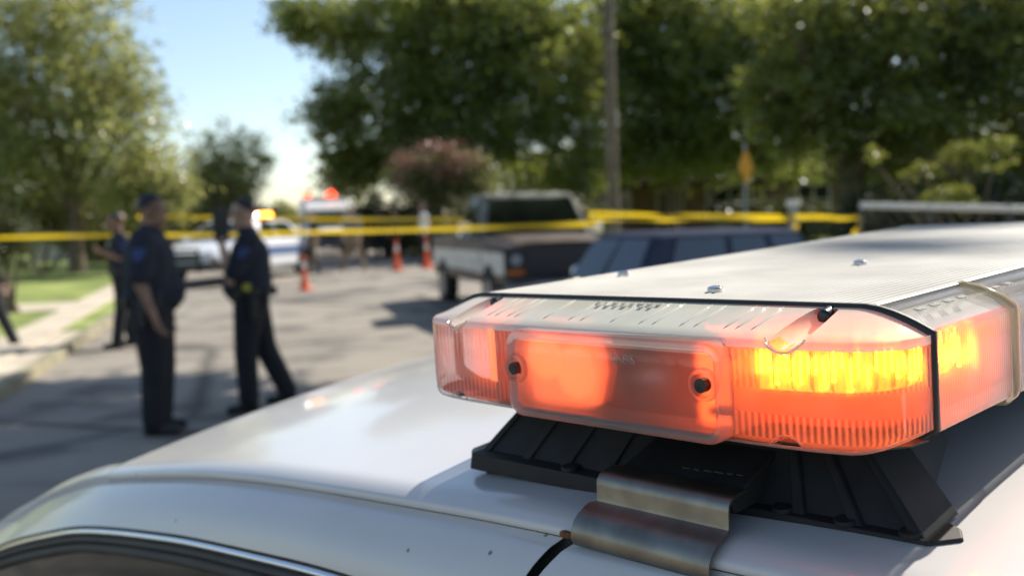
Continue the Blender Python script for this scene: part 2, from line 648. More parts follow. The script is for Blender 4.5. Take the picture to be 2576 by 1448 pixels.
# door frame: between the roof gutter and the window trim
UC = [-1.6, -1.2, -.6, 0, .335, .40, .49, .518, .607, .703, .823, .91, 1.055, 1.195, 1.4, 1.8, 1.9]
WC = [-.45, -.28, -.215, -.207, -.207, -.209, -.2125, -.2135, -.2215, -.2305, -.247, -.2615, -.30, -.3475, -.435, -.625, -.68]
_wc = np.interp(_uu, UC, WC)
for _ in range(14):
    _wc[1:-1] = (_wc[:-2] + 2 * _wc[1:-1] + _wc[2:]) / 4
def wc(u):
    return float(np.interp(u, _uu, _wc))
def ccurve(u, d):
    """the window trim curve shifted d metres into the window"""
    du = .004
    t = np.array([2 * du, wc(u + du) - wc(u - du)])
    t /= np.linalg.norm(t)
    nn = np.array([t[1], -t[0]])
    return u + nn[0] * d, wc(u) + nn[1] * d
def vwin(w):
    return float(np.interp(w, [-.95, -.64, -.40, -.30, -.21, -.16], [-.03, .15, .255, .288, .309, .335]))

FD_D = [.325, .36, .394, .448, .547, .641, .742, .869, .962, 1.101, 1.266, 1.5, 1.88]
FD_C = [.325, .358, .388, .437, .52, .595, .67, .765, .84, .95, 1.10, 1.33, 1.72]
ff = np.r_[np.linspace(0, .08, 40), np.linspace(.085, .9, 60), np.linspace(.905, 1, 30)]
fidx = np.linspace(0, 1, len(FD_D))
def gapL(w):
    return .0012 + float(np.interp(-w, [.150, .1592, .1600, .1610, .1625, .1655, .1715, .178, .185, .21, .25, .40, .64], [.352, .350, .3420, .3348, .3330, .3352, .3395, .3435, .3465, .355, .362, .362, .340]))
def gapR(w):
    return -.0010 + float(np.interp(-w, [.150, .1592, .1604, .1612, .1623, .166, .172, .178, .184, .21, .25, .40, .64], [.300, .302, .310, .3185, .3245, .3283, .3338, .338, .3413, .350, .356, .356, .334]))
def frame_band(fd, fc, corner):
    mb = MB(CL)
    rows = []
    for q in ff:
        a = float(np.interp(q, fidx, fd)); b = float(np.interp(q, fidx, fc))
        top = np.array([a, .3335, wd(a) - .0112])
        w2 = wc(b)
        bot = np.array([b, vwin(w2), w2])
        r = [top + np.array([0, .006, .001])]
        for t in (0, .04, .08, .14, .2, .3, .4, .5, .6, .7, .8, .94, 1):
            bulge = .0045 * math.sin(math.pi * t) + (.002 * min(1, t / .06) - .002 if t < .06 else 0)
            p = top + (bot - top) * t + np.array([0, -.9, .4]) * bulge
            r.append(p)
        r.append(bot + np.array([0, .008, 0]))
        for p in r:
            p[0] = max(p[0], gapL(p[2])) if corner else min(p[0], gapR(p[2]))
        rows.append([tuple(p) for p in r])
    mb.loft(rows, False, False)
    return mb
fdoor = frame_band(FD_D, FD_C, True)
# rear edge of the door frame and the skin below the belt line
def door_skin(mb, u0, u1, n=24):
    rows = []
    for i in range(n + 1):
        u = u0 + (u1 - u0) * i / n
        row = [(u, vwin(w) - .004, w) for w in (-.64, -.655, -.72, -.80, -.88, -.95)]
        row += [(u, -.036, -1.05), (u, -.02, -1.25), (u, .0, -1.32)]
        rows.append(row)
    mb.loft(rows, False, False)
def pillar_band(mb, uf, ur, ut, ub):
    rows = []
    for i in range(24):
        w = -.2 + (-.64 + .2) * i / 23
        q = i / 23
        rows.append([(ur(w), vwin(w) + .01, w), (ur(w), vwin(w) - .003, w), (uf(w), vwin(w) - .003, w), (uf(w), vwin(w) + .01, w)])
    mb.loft(rows, False, False)
def gapu(w):
    return gapL(w)
pillar_band(fdoor, lambda w: gapu(w) + .055, gapu, 0, 0)
door_skin(fdoor, .340, 1.62)
fd = fdoor.build('front_door', white, car, angle=50)
RD_D = [-1.5, -1.3, -1.1, -.8, -.4, 0, .1, .2, .26, .29, .31, .33, .36]
rdoor = frame_band(RD_D, [-1.35, -1.2, -1.0, -.8, -.4, 0, .1, .2, .26, .29, .31, .33, .36], False)
pillar_band(rdoor, lambda w: gapR(w), lambda w: gapR(w) - .06, 0, 0)
door_skin(rdoor, -.85, .333)
rd = rdoor.build('rear_door', white, car, angle=50)

def window_strip(d0, d1, out, us, m, name, parent, seg=5):
    mb = MB(CL)
    rows = []
    for u in us:
        row = []
        for j in range(seg + 1):
            t = j / seg
            uu, ww = ccurve(u, d0 + (d1 - d0) * t)
            row.append((uu, vwin(ww) + .003 - out * math.sin(math.pi * t) ** .6, ww))
        rows.append(row)
    mb.loft(rows, False, False)
    return mb.build(name, m, parent, angle=80)
usF = list(np.linspace(.415, 1.82, 80))
usR = list(np.linspace(-1.2, .26, 60))
for dd, us in ((fd, usF), (rd, usR)):
    window_strip(.000, .0016, .0, us, seam_m, 'window_gap', dd)
    window_strip(.0016, .0078, .0045, us, chrome, 'window_trim', dd)
    window_strip(.0078, .0145, .004, us, rubber, 'window_seal', dd)
    window_strip(.0145, .0230, .0025, us, rubber, 'window_channel', dd)
    mb = MB(CL)
    rows = []
    for u in us:
        uu, ww = ccurve(u, .022)
        ww = min(ww, -.2)
        r = []
        for t in np.linspace(0, 1, 8):
            w = ww + (-.645 - ww) * t
            r.append((uu, vwin(w) + .006, w))
        rows.append(r)
    mb.loft(rows, False, False)
    mb.build('window_glass', glass, dd)
# dark gaps under the gutter and between the doors
mb = MB(CL)
rows = []
for u in np.linspace(-1.4, 1.86, 120):
    rows.append([(u, .345, wd(u) - .004), (u, .343, wd(u) - .03)])
mb.loft(rows, False, False)
rows = []
for w in np.r_[np.linspace(-.163, -.30, 16), np.linspace(-.35, -1.3, 16)]:
    ww = max(w, -.95)
    rows.append([(gapu(max(w, -.64)) - .03, vwin(ww) + .010, w), (gapu(max(w, -.64)) + .02, vwin(ww) + .010, w)])
mb.loft(rows, False, False)
mb.build('body_gap', seam_m, car)
# lower body, hood, boot, wheels
def body():
    mb = MB(CL)
    rings = []
    for (u, hw, wt, wb) in ((-2.85, .80, -.80, -1.22), (-2.72, .90, -.68, -1.32), (-2.4, .955, -.62, -1.36), (-1.9, .975, -.61, -1.36), (0, .975, -.64, -1.36),
                            (1.85, .975, -.63, -1.36), (2.3, .965, -.68, -1.36), (2.68, .92, -.75, -1.34), (2.82, .80, -.86, -1.24)):
        ring = []
        for (sy, sz) in ((-1, 0), (-1, .55), (-.93, .86), (-.80, 1), (.80, 1), (.93, .86), (1, .55), (1, 0), (.9, -.0), (-.9, 0)):
            ring.append((u, .95 + hw * sy * (1 if sz < .9 else 1), wb + (wt - wb) * sz))
        rings.append(ring)
    mb.loft(rings, True, True)
    return mb
body().build('body', white, car)
mb = MB(CL)
rings = []
for (u, w) in ((1.86, -.625), (2.2, -.652), (2.55, -.70), (2.74, -.765)):
    rings.append([(u, .95 + q * .74, w + .012 * (1 - q * q) + .008) for q in np.linspace(-1, 1, 12)])
mb.loft(rings, False, False)
mb.build('hood', white, car)
tyre_m = mat('tyre', (.02, .02, .02), .85)
def wheel_parts(parent, p, ax, r=.33, wid=.22, rimm=None, rimr=.62):
    mb = MB()
    p = Vector(p); ax = Vector(ax).normalized()
    ux = ax.orthogonal().normalized(); uy = ax.cross(ux)
    rings = []
    for (rr, o) in ((.60, -.5), (.93, -.5), (1, -.36), (1, .36), (.93, .5), (.60, .5)):
        rings.append([tuple(p + ax * (wid * o) + (ux * math.cos(2 * math.pi * k / 28) + uy * math.sin(2 * math.pi * k / 28)) * (r * rr)) for k in range(28)])
    mb.loft(rings, True, True)
    w = mb.build('wheel', tyre_m, parent)
    mb = MB()
    rings = []
    for (rr, o) in ((rimr, .505), (rimr - .04, .49), (.3, .44), (.26, .53), (.02, .55)):
        rings.append([tuple(p + ax * (wid * o) + (ux * math.cos(2 * math.pi * k / 28) + uy * math.sin(2 * math.pi * k / 28)) * (r * rr)) for k in range(28)])
    mb.loft(rings, True, True)
    mb.build('rim', rimm or steel, w)
    return w
for u in (-1.75, 1.85):
    for v, sgn in ((.06, 1), (1.84, -1)):
        wheel_parts(car, CL(u, v, W0 + .33), (0, sgn, 0))
# a fleck of rust at the gutter above the door gap
mb = MB(CL)
mb.ball((.333, .335, -.1645), (.004, .0022, .002), 8)
mb.build('rust_spot', mat('rust', (.16, .07, .03), .9, 0, .4, 300), car)

# ------------------------------------------------------------------ the light bar
bar, BL = frame_root('emergency_light_bar', .3225, .95, -.165, 'clear and silver light bar glowing orange and red, clamped across the white car roof', 'light bar')
UCN, HW = .3225, .149
VJ = .39
BEND = .96
ANG = R(-3.4)
def along(v):
    """centre path of the bar: it breaks slightly at the middle of the roof"""
    if v <= BEND:
        return v, 0.0
    return BEND + (v - BEND) * math.cos(ANG), (v - BEND) * math.sin(ANG)
def sweep(mb, prof, v0, v1, caps=True, closed=True, mi=0):
    st_ = [v0] + ([BEND] if v0 < BEND < v1 else []) + [v1]
    rings = []
    for v in st_:
        a, dw = along(v)
        rings.append([(u, a, w + dw) for (u, w) in prof])
    mb.loft(rings, caps, closed, mi)
VE = 1.51
lens = lens_mat('clear_lens', .26, .18, pitch=300, bumps=.12, frost=.22, diff=.28, crop=((.0785, .0945), (.0575, .068)))
lens_top = lens_mat('sunlit_lens_top', .80, .03, pitch=520, bumps=.10, frost=.5, body=(.86, .82, .66), nscale=40, diff=.85)  # milkier cream than the face, standing in for scattered sunlight
lens_recess = lens_mat('clear_lens_recess', .50, frost=.3, body=(.8, .75, .68), diff=.3, gloss=.12)
lens_bevel = lens_mat('sunlit_lens_bevel', .90, .05, pitch=520, bumps=.2, frost=.5, body=(.90, .85, .70), nscale=200, diff=.8)  # pale tint carries the sunlight caught in the bevel
lens_side = lens_mat('clear_side_lens', .33, .10, pitch=420, bumps=.10, frost=.30, diff=.4)
lens_clear = lens_mat('clear_window_lens', .27, frost=.90, diff=.25)
lens_frame = lens_mat('clear_frame_lens', .44, frost=.4, body=(.45, .42, .36), diff=.5)
lens_edge = lens_mat('clear_lens_edge', .80, frost=.5, body=(.74, .70, .62), diff=.55)
gasket_m = mat('gasket_rubber', (.02, .019, .018), .6, 0, .2, 60)

def plan(s):
    return VJ - .036 * (max(0, 1 - abs(s) ** 6)) ** (1 / 3.0)
def gtop(s):
    a = abs(s)
    return -.0558 - (.0105 * ((a - .80) / .20) ** 1.7 if a > .80 else 0)
def gbot(s):
    a = abs(s)
    return -.1113 + (.007 * ((a - .86) / .14) ** 1.7 if a > .86 else 0)
def make_cap(parent, mirror=False):
    th = np.linspace(-1, 1, 131)
    ss = [math.copysign(1 - (1 - abs(t)) ** 1.8, t) for t in th]
    cols = []
    for s in ss:
        u = UCN + HW * s
        pv = plan(s)
        gi = UCN + (HW - .001) * s
        wt, wb = gtop(s), gbot(s)
        wbev = -.0672
        col = [(gi, VJ, wt)]
        for t in np.linspace(.06, .86, 14):
            col.append((gi, VJ + (pv - VJ) * t * .97, wt + (wbev + .001 - wt) * t ** 1.15))
        col.append((u, pv + .0028, wbev + .0012))
        col.append((u, pv + .0010, wbev + .0001))
        col.append((u, pv + .0002, wbev - .0010))
        col.append((u, pv, wbev - .0024))
        for t in np.linspace(.04, .96, 24):
            col.append((u, pv - .0006 * t, wbev - .0024 + (wb + .004 - wbev + .0024) * t))
        col.append((u, pv - .0006, wb + .0040))
        col.append((u, pv + .0014, wb + .0012))
        col.append((u, pv + .004, wb))
        for t in (.3, .5, .7, .85):
            col.append((gi, pv + .004 + (VJ - pv - .004) * t, wb))
        col.append((gi, VJ, wb))
        cols.append(col)
    m = len(cols[0])
    vs = [p for c_ in cols for p in c_]
    fs = []
    for i in range(len(cols) - 1):
        for j in range(m - 1):
            fs.append((i * m + j, (i + 1) * m + j, (i + 1) * m + j + 1, i * m + j + 1))
    back = [i * m for i in range(len(cols))] + [i * m + m - 1 for i in range(len(cols) - 1, -1, -1)]
    fs.append(tuple(back))
    # end columns close on themselves
    fs.append(tuple(range(m)))
    fs.append(tuple((len(cols) - 1) * m + j for j in range(m))[::-1])
    xf = BL if not mirror else (lambda u, v, w: BL(u, along(VE)[0] + VJ - v, w + along(VE)[1]))
    mb = MB(xf)
    mb.add(vs, fs)
    me = mb.mesh('end_lens')
    bm = bmesh.new(); bm.from_mesh(me)
    bmesh.ops.remove_doubles(bm, verts=bm.verts[:], dist=2e-5)
    bmesh.ops.recalc_face_normals(bm, faces=bm.faces[:])
    bm.to_mesh(me); bm.free()
    tmp = bpy.data.objects.new('t', me)
    COL.objects.link(tmp)
    cut = []
    for uc in (.2205, .4295):
        for (w0, r) in ((-.0612, .0098), (-.1135, .0078)):
            cb = MB(xf)
            top = w0 > -.1
            end = .3865 if top else .375
            rings = []
            for (v, k) in ((.32, 1.0), (.352, 1.0), (.362, .93), (.374, .80), (end - .002, .62), (end, .5)):
                rise = (.0065 if top else -.003) * max(0, (v - .35) / .036)
                rings.append([(uc + math.cos(2 * math.pi * q / 32) * r * k - (.006 if top else 0) * max(0, (v - .352) / .034) * .6, v, w0 + rise + math.sin(2 * math.pi * q / 32) * r * k) for q in range(32)])
            cb.loft(rings, True, True)
            cm = cb.mesh('c')
            co = bpy.data.objects.new('c', cm)
            COL.objects.link(co)
            bo = tmp.modifiers.new('b', 'BOOLEAN')
            bo.operation = 'DIFFERENCE'
            bo.solver = 'EXACT'
            bo.object = co
            cut.append(co)
    bpy.context.view_layer.update()
    dg = bpy.context.evaluated_depsgraph_get()
    new = bpy.data.meshes.new_from_object(tmp.evaluated_get(dg))
    for co in cut + [tmp]:
        bpy.data.objects.remove(co, do_unlink=True)
    bm = bmesh.new(); bm.from_mesh(new)
    o0 = BL(UCN, VJ, -.08)
    dead = []
    for f in bm.faces:
        if mirror:
            continue
        c_ = f.calc_center_median()
        u, v, w = c_.x + .3225, -c_.y + .95, c_.z - .165
        if all(abs((-q.co.y + .95) - VJ) < 2e-4 for q in f.verts):
            dead.append(f)
        elif .255 < u < .368 and -.103 < w < -.0715 and v < .3605:
            dead.append(f)
    bmesh.ops.delete(bm, geom=dead, context='FACES')
    # moulded ribs along the top slope
    bm.to_mesh(new); bm.free()
    new.name = 'end_lens'
    o = link('end_lens', new, [lens, lens_top, lens_bevel, lens_recess], parent, True, 0, 32)
    if not mirror:
        for p in new.polygons:
            u, v, w = p.center.x + .3225, -p.center.y + .95, p.center.z - .165
            s = (u - UCN) / HW
            inrec = False
            for uc in (.2205, .4295):
                rise = .0065 * max(0, (v - .35) / .036)
                if math.hypot(u - uc + .006 * max(0, (v - .352) / .034) * .6, w + .0612 - rise) < .00985 * (1 if v < .354 else 1 - .38 * (v - .354) / .03) and v < .387 and (p.center.z - .165) < gtop(s) - .0008:
                    inrec = True
            if inrec:
                p.material_index = 3
            elif p.normal.z > .12 and v > plan(max(-1, min(1, s))) + .003 and w > -.0675:
                p.material_index = 1
            elif w > -.0697 and abs(v - plan(max(-1, min(1, s)))) < .0045:
                p.material_index = 2
    return o
cap = make_cap(bar)
cap2 = make_cap(bar, True)
# milky tubes added for the bright highlights along the screw recess edges
for uc in (.2205, .4295):
    mb = MB(BL)
    pts = []
    for a in range(24, 157, 6):
        r_ = .0098
        u, w = uc - r_ * math.cos(R(a)), -.0612 - r_ * math.sin(R(a))
        pts.append((u, plan((u - UCN) / HW) - (.0006 if w < -.0672 else -.0016), w))
    mb.tube(pts, .00055, 8)
    mb.build('recess_highlight', lens_bevel, cap)
    mb = MB(BL)
    pts = []
    for a in range(22, 160, 6):
        r_ = .0080
        u, w = uc - r_ * math.cos(R(a)), -.1135 + r_ * math.sin(R(a))
        pts.append((u, plan((u - UCN) / HW) - .0008, w))
    mb.tube(pts, .0004, 8)
    mb.build('recess_highlight', lens_frame, cap)
# thin milky tube added as the light line along the lens bottom
mb = MB(BL)
mb.tube([(UCN + HW * s, plan(s) + .0004, gbot(s) + .0006) for s in np.linspace(-.995, .995, 90)], .0007, 8)
mb.build('bottom_light_line', lens_frame, cap)
# moulded ribs on the top slope of the end lens
mb = MB(BL)
for u in (.268, .276, .292, .300, .318, .338, .346, .364, .386, .392, .402, .408, .246, .252, .238):
    s = (u - UCN) / HW
    pv, wt = plan(s), gtop(s)
    rings = []
    for t in np.linspace(.10, .78, 9):
        v = VJ + (pv - VJ) * t * .97
        w = wt + (-.0662 - wt) * t ** 1.15
        k_ = math.sin(math.pi * max(0, min(1, (t - .10) / .68))) ** .5
        h = .0006 * k_ + .0002
        hw_ = .00015 + .0012 * k_
        du = .004 * t * t
        rings.append([(u + du - hw_, v, w - .0001), (u + du, v, w + h), (u + du + hw_, v, w - .0001)])
    mb.loft(rings, True, True)
mb.build('lens_rib', lens_bevel, cap, angle=70)
# row of tiny moulded marks near the gasket and on the side slope (too small to read)
def marks(mb, pts):
    for (u, v, w, l, along_v) in pts:
        a, b_ = (.0011, l) if along_v else (l, .0011)
        mb.box((u - a, v - b_, w - .0003), (u + a, v + b_, w + .0005))
mb = MB(BL)
rnd = random.Random(3)
for i in range(15):
    u = .345 - i * .0028
    t = .18 + .10 * (i % 2)
    v = VJ + (plan((u - UCN) / HW) - VJ) * t
    w = -.0558 - .0114 * t ** 1.15
    marks(mb, [(u, v, w + .0004, .0008 + .0006 * rnd.random(), False)])
mb.build('moulded_mark', lens_bevel, cap, smooth=False)
# screws of the end lens
screw_m = mat('dark_screw', (.05, .05, .055), .35, .8, .3, 200)
for uc in (.2170, .4258):
    mb = MB(BL)
    mb.cyl((uc, .3895, -.0582), (uc, .3835, -.0594), .0031, 18)
    mb.ball((uc, .3830, -.0595), (.0031, .0016, .0031), 12)
    mb.build('lens_screw', screw_m, cap)

# the flat window of the alley light
def rrect(u0, u1, w0, w1, r, n=6):
    pts = []
    for (cu, cw, a0) in ((u1 - r, w1 - r, 0), (u0 + r, w1 - r, 90), (u0 + r, w0 + r, 180), (u1 - r, w0 + r, 270)):
        for k in range(n + 1):
            a = R(a0 + 90 * k / n)
            pts.append((cu + r * math.cos(a), cw + r * math.sin(a)))
    return pts
mb = MB(BL)
rings = []
for (ins, v) in ((0, .3585), (0, .3475), (.0006, .3458), (.0018, .3452), (.0032, .3452), (.0040, .3458), (.0050, .3480)):
    rings.append([(u, v, w) for (u, w) in rrect(.2445 + ins, .3785 - ins, -.1122 + ins, -.0668 - ins, .0095 - ins)])
mb.loft(rings, False, True)
win = mb.build('alley_light_frame', lens_mat('clear_frame_lens', .44, frost=.4, body=(.45, .42, .36), diff=.5), cap, angle=50)
mb = MB(BL)
mb.add([(u, .3478, w) for (u, w) in rrect(.2485, .3745, -.1083, -.0707, .004)], [tuple(range(28))])
mb.build('alley_light_window', lens_clear, cap, smooth=False)
for (uc, wc_) in ((.3722, -.0872), (.2548, -.0858)):
    mb = MB(BL)
    rings = []
    for (rr, v) in ((.0075, .3478), (.0070, .3452), (.0055, .3448), (.0050, .3462)):
        rings.append([(uc + rr * math.cos(2 * math.pi * k / 28), v, wc_ + rr * math.sin(2 * math.pi * k / 28)) for k in range(28)])
    mb.loft(rings, False, True)
    mb.build('screw_boss', lens_clear, cap)
    mb = MB(BL)
    mb.cyl((uc, .3480, wc_), (uc, .3442, wc_), .0032, 20)
    s = mb.build('window_screw', screw_m, cap, angle=40)
    mb = MB(BL)
    mb.box((uc - .0019, .3440, wc_ - .0004), (uc + .0019, .34425, wc_ + .0004))
    mb.box((uc - .0004, .34395, wc_ - .0019), (uc + .0004, .3442, wc_ + .0019))
# raised moulding letters on the window, as read on the photograph
def text_mesh(body, size, m, parent, name, place, depth=.0002):
    c_ = bpy.data.curves.new('tx', 'FONT')
    c_.body = body; c_.size = size; c_.extrude = depth; c_.align_x = 'CENTER'
    to = bpy.data.objects.new('tx', c_)
    COL.objects.link(to)
    bpy.context.view_layer.update()
    me = bpy.data.meshes.new_from_object(to.evaluated_get(bpy.context.evaluated_depsgraph_get()))
    bpy.data.objects.remove(to, do_unlink=True)
    for v in me.vertices:
        v.co = place(v.co.x, v.co.y, v.co.z)
    me.name = name
    return link(name, me, m, parent, False)
text_mesh('SAE-S', .0058, lens_mat('letter_lens', .62, frost=.4), cap, 'moulded_letters', lambda x, y, z: BL(.300 - x, .3474 - z, -.0798 + y))

# gasket between the end lens and the side lenses
def outline(off=0, n=40):
    pts = []
    ss = [math.copysign(1 - (1 - abs(t)) ** 1.6, t) for t in np.linspace(-1, 1, n)]
    for s in ss:
        pts.append((UCN + (HW + off) * s, gtop(s) + off))
    for s in ss[::-1]:
        pts.append((UCN + (HW + off) * s, gbot(s) - off))
    return pts
for vm, f in ((VJ, lambda u, v, w: BL(u, v, w)), (VE, lambda u, v, w: BL(u, along(VE)[0] + v - VJ, w + along(VE)[1]))):
    mb = MB(f)
    rings = []
    for (o_, v) in ((-.004, VJ - .0016), (.0004, VJ - .0018), (.0014, VJ - .0009), (.0014, VJ + .0013), (.0004, VJ + .0022), (-.004, VJ + .0020)):
        rings.append([(u, v, w) for (u, w) in outline(o_)])
    mb.loft(rings, False, True)
    mb.build('gasket', gasket_m, bar, angle=60)

# ribbed aluminium top
alu = mat('brushed_aluminium', (.36, .35, .325), .62, .35, .16, 14)
prof = []
u0, u1 = .1990, .4445
nr = 56
for i in range(nr):
    a = u0 + (u1 - u0) * i / nr
    p = (u1 - u0) / nr
    prof += [(a + .05 * p, -.0555), (a + .18 * p, -.0547), (a + .56 * p, -.0547), (a + .70 * p, -.0555)]
prof = [(u0 - .0022, -.0590), (u0 - .0022, -.0552), (u0 - .0008, -.0547)] + prof + [(u1 + .0004, -.0552), (u1 + .0010, -.0590)]
mb = MB(BL)
sweep(mb, prof, VJ + .002, VE - .002, caps=True)
top = mb.build('top_panel', alu, bar, smooth=False)
for (u, v) in ((.385, .57), (.285, .66), (.335, .62), (.25, .50)):
    pass
for (px, py) in ((1570, 691), (1800, 731), (2165, 663)):
    r_ = ray(px, py)
    k = -.0543 / (r_ @ Fn)
    q = r_ * k
    u, v = float(q @ Fc), float(q @ Fb)
    mb = MB(BL)
    mb.cyl((u, v, -.0556), (u, v, -.0530), .0042, 18)
    mb.ball((u, v, -.0530), (.0042, .0042, .0014), 12)
    mb.build('panel_screw', chrome, top)

# side lenses (two on each side), clamp bands, tray and inner chassis
def sideprof(near):
    p = [(.1982, -.0560), (.1900, -.0577), (.1800, -.0622), (.1748, -.0662), (.1741, -.0680), (.1741, -.1035), (.1752, -.1075), (.1800, -.1104), (.1900, -.1113)]
    return p if near else [(2 * UCN - u, w) for (u, w) in p]
VB = .4765
for near in (True, False):
    for (a, b) in ((VJ + .002, VB - .004), (VB + .004, .955), (.963, 1.42), (1.43, VE - .002)):
        mb = MB(BL)
        rings = []
        for v in np.linspace(a, b, 8):
            al, dw = along(v)
            rings.append([(u, al, w + dw) for (u, w) in sideprof(near)])
        mb.loft(rings, False, False)
        mb.build('side_lens', lens_side, bar, angle=40)
    for vb in (VB, .959, 1.425):
        mb = MB(BL)
        rings = []
        for (o_, dv) in ((0, -.0042), (.0014, -.0036), (.0020, 0), (.0014, .0036), (0, .0042)):
            al, dw = along(vb + dv)
            sg = 1 if near else -1
            rings.append([(u - sg * o_ * (1 if w < -.0565 else .3), al, w + dw + (o_ if w > -.07 else 0) - (o_ if w < -.108 else 0)) for (u, w) in sideprof(near)])
        mb.loft(rings, False, False)
        mb.build('clamp_band', lens_mat('smoky_band_lens', .62, tint=(.80, .74, .58), body=(.45, .40, .28)), bar, angle=80)
mb = MB(BL)
for k, v in enumerate((.409, .423, .437, .451, .49, .505)):
    if k == 4:
        mb.build('moulded_mark', lens_bevel, bar, smooth=False)
        mb = MB(BL)
    for j in range(6):
        marks(mb, [(.1870 + (j % 3) * .0012 - .0010, v + .0012 * (j - 2.5), -.0588, .0005 + .0004 * rnd.random(), True)])
mb.build('moulded_mark', lens_bevel, bar, smooth=False)
tray_m = mat('dark_tray', (.05, .05, .052), .6)
mb = MB(BL)
sweep(mb, [(.1905, -.1116), (.1905, -.1142), (.4545, -.1142), (.4545, -.1116)], VJ - .003, VE)
mb.build('bottom_tray', tray_m, bar, smooth=False)
inner = mat('grey_reflector', (.50, .49, .46), .45, .3, .1, 60)
mb = MB(BL)
sweep(mb, [(.212, -.1080), (.212, -.0600), (.433, -.0600), (.433, -.1080)], .400, VE - .02)
sweep(mb, [(.192, -.1090), (.192, -.0620), (.2118, -.0620), (.2118, -.1090)], .468, VE - .03)
sweep(mb, [(.4332, -.1090), (.4332, -.0620), (.453, -.0620), (.453, -.1090)], .468, VE - .03)
mb.build('inner_chassis', inner, bar, smooth=False)

# lamps inside the end of the bar: reflectors given a glow of their own, with rows of small leds
led = lamp_mat('orange_led', (1.0, .14, .004), 30.0)
led2 = lamp_mat('red_led', (1.0, .12, .010), 16.0)
glow_hi = lamp_mat('glowing_amber_reflector', (1.0, .13, .004), 3.0, (.70, .34, .14))
glow_lo = lamp_mat('glowing_red_reflector', (1.0, .04, .008), .50, (.22, .04, .025))  # darker, redder and weaker to draw the falloff of the led light
glow_win = lamp_mat('glowing_coral_reflector', (1.0, .115, .028), 1.15, (.9, .5, .4))
glow_spot = lamp_mat('hot_spot_glow', (1.0, .13, .032), 1.75, (.9, .5, .4))
glow_rt = lamp_mat('glowing_deep_orange_reflector', (1.0, .085, .008), 2.4, (.9, .6, .5))
glow_mid = lamp_mat('glowing_orange_reflector', (1.0, .11, .022), 1.8, (.9, .5, .4))
dark_in = mat('dark_lamp_housing', (.10, .045, .03), .5, .2, .3, 80)
def resample(path, n):
    P = np.array(path); d = np.r_[0, np.cumsum(np.linalg.norm(np.diff(P, axis=0), axis=1))]
    q = np.linspace(0, d[-1], n)
    return [(float(np.interp(x, d, P[:, 0])), float(np.interp(x, d, P[:, 1]))) for x in q]
def panel_strip(path, lo, hi, m, name, parent, n=30, taper=0, off=0):
    mb = MB(BL)
    rings = []
    pts = resample(path, n)
    for i, (u, v) in enumerate(pts):
        k = 1.0
        q = i / (n - 1)
        if taper and q > 1 - taper:
            k = math.sqrt(max(0, 1 - ((q - 1 + taper) / taper) ** 2))
        c_ = -.0860
        rings.append([(u + off, v, c_ + (lo - c_) * k), (u + off, v, c_ + (hi - c_) * k)])
    mb.loft(rings, False, False)
    return mb.build(name, m, parent)
NEAR = [(.247, .378), (.226, .381), (.208, .386), (.1975, .396), (.1935, .410), (.1925, .458)]
FAR = [(2 * UCN - u, v) for (u, v) in NEAR]
for (path, sg, big) in ((NEAR, -1, True), (FAR, 1, False)):
    lm = empty('light_module', (0, 0, 0), None, None)
    lm.parent = bar
    if big:
        panel_strip(path, -.0925, -.0655, glow_hi, 'reflector', lm, taper=.14)
        panel_strip(path, -.1075, -.0926, glow_lo, 'reflector', lm, taper=.10)
    else:
        panel_strip(path, -.1060, -.0655, glow_mid, 'reflector', lm, taper=.14)
    n_ = 34 if big else 16
    rnd = random.Random(17)
    pp = resample([(u + sg * .0030, v - .0022) for (u, v) in path], n_)
    for i, (u, v) in enumerate(pp[:-1] if big else []):
        mb = MB(BL)
        hl = rnd.uniform(.0028, .0075) if big else .0040
        wz = -.0795 + rnd.uniform(-.0045, .002) if big else -.083
        mb.ball((u, v, wz), (rnd.uniform(.0004, .0009), .0007, hl), 8)
        mb.ball((u, v, wz - hl + .0004), (.0012, .0010, .0010), 8)
        mb.build('led', led if big else led2, lm)
# fins added to break up the led glow, floor and walls added to block it
fin_m = mat('glow_shaping_fin', (.55, .30, .20), .5, 0, .1, 60)
for i, (u, v) in enumerate(resample([(u, v) for (u, v) in NEAR], 15)[:-1]):
    mb = MB(BL)
    d = Vector((.197 - .018, 0)) if False else None
    o_ = (-.0030, -.0024) if v > .388 else (-.0012, -.0044)
    mb.loft([[(u, v, -.0925), (u + .0007, v + .0003, -.0925), (u + .0007, v + .0003, -.0660), (u, v, -.0660)],
             [(u + o_[0], v + o_[1], -.0900), (u + o_[0] + .0007, v + o_[1] + .0003, -.0900), (u + o_[0] + .0007, v + o_[1] + .0003, -.0680), (u + o_[0], v + o_[1], -.0680)]], True, True)
    mb.build('glow_shaping_fin', fin_m, bar, smooth=False)
floor_m = mat('dark_light_stop', (.05, .045, .042), .7)  # unseen floor added to stop lamp light spilling downward
mb = MB(BL)
fl_ = [(UCN + (HW - .0022) * s, plan(s) + .0022) for s in np.linspace(-.985, .985, 50)]
fl_ = [(u, min(v, .3885)) for (u, v) in fl_] + [(UCN + HW - .0025, .3885), (UCN - HW + .0025, .3885)]
mb.loft([[(u, v, -.1098) for (u, v) in fl_], [(u, v, -.1090) for (u, v) in fl_]], True, True)
mb.build('light_stop_floor', floor_m, bar, smooth=False)
mb = MB(BL)
sweep(mb, [(.1772, -.1072), (.2118, -.1092), (.2118, -.1084), (.1772, -.1062)], VJ + .001, VE - .01)
mb.build('light_stop_floor', floor_m, bar, smooth=False)
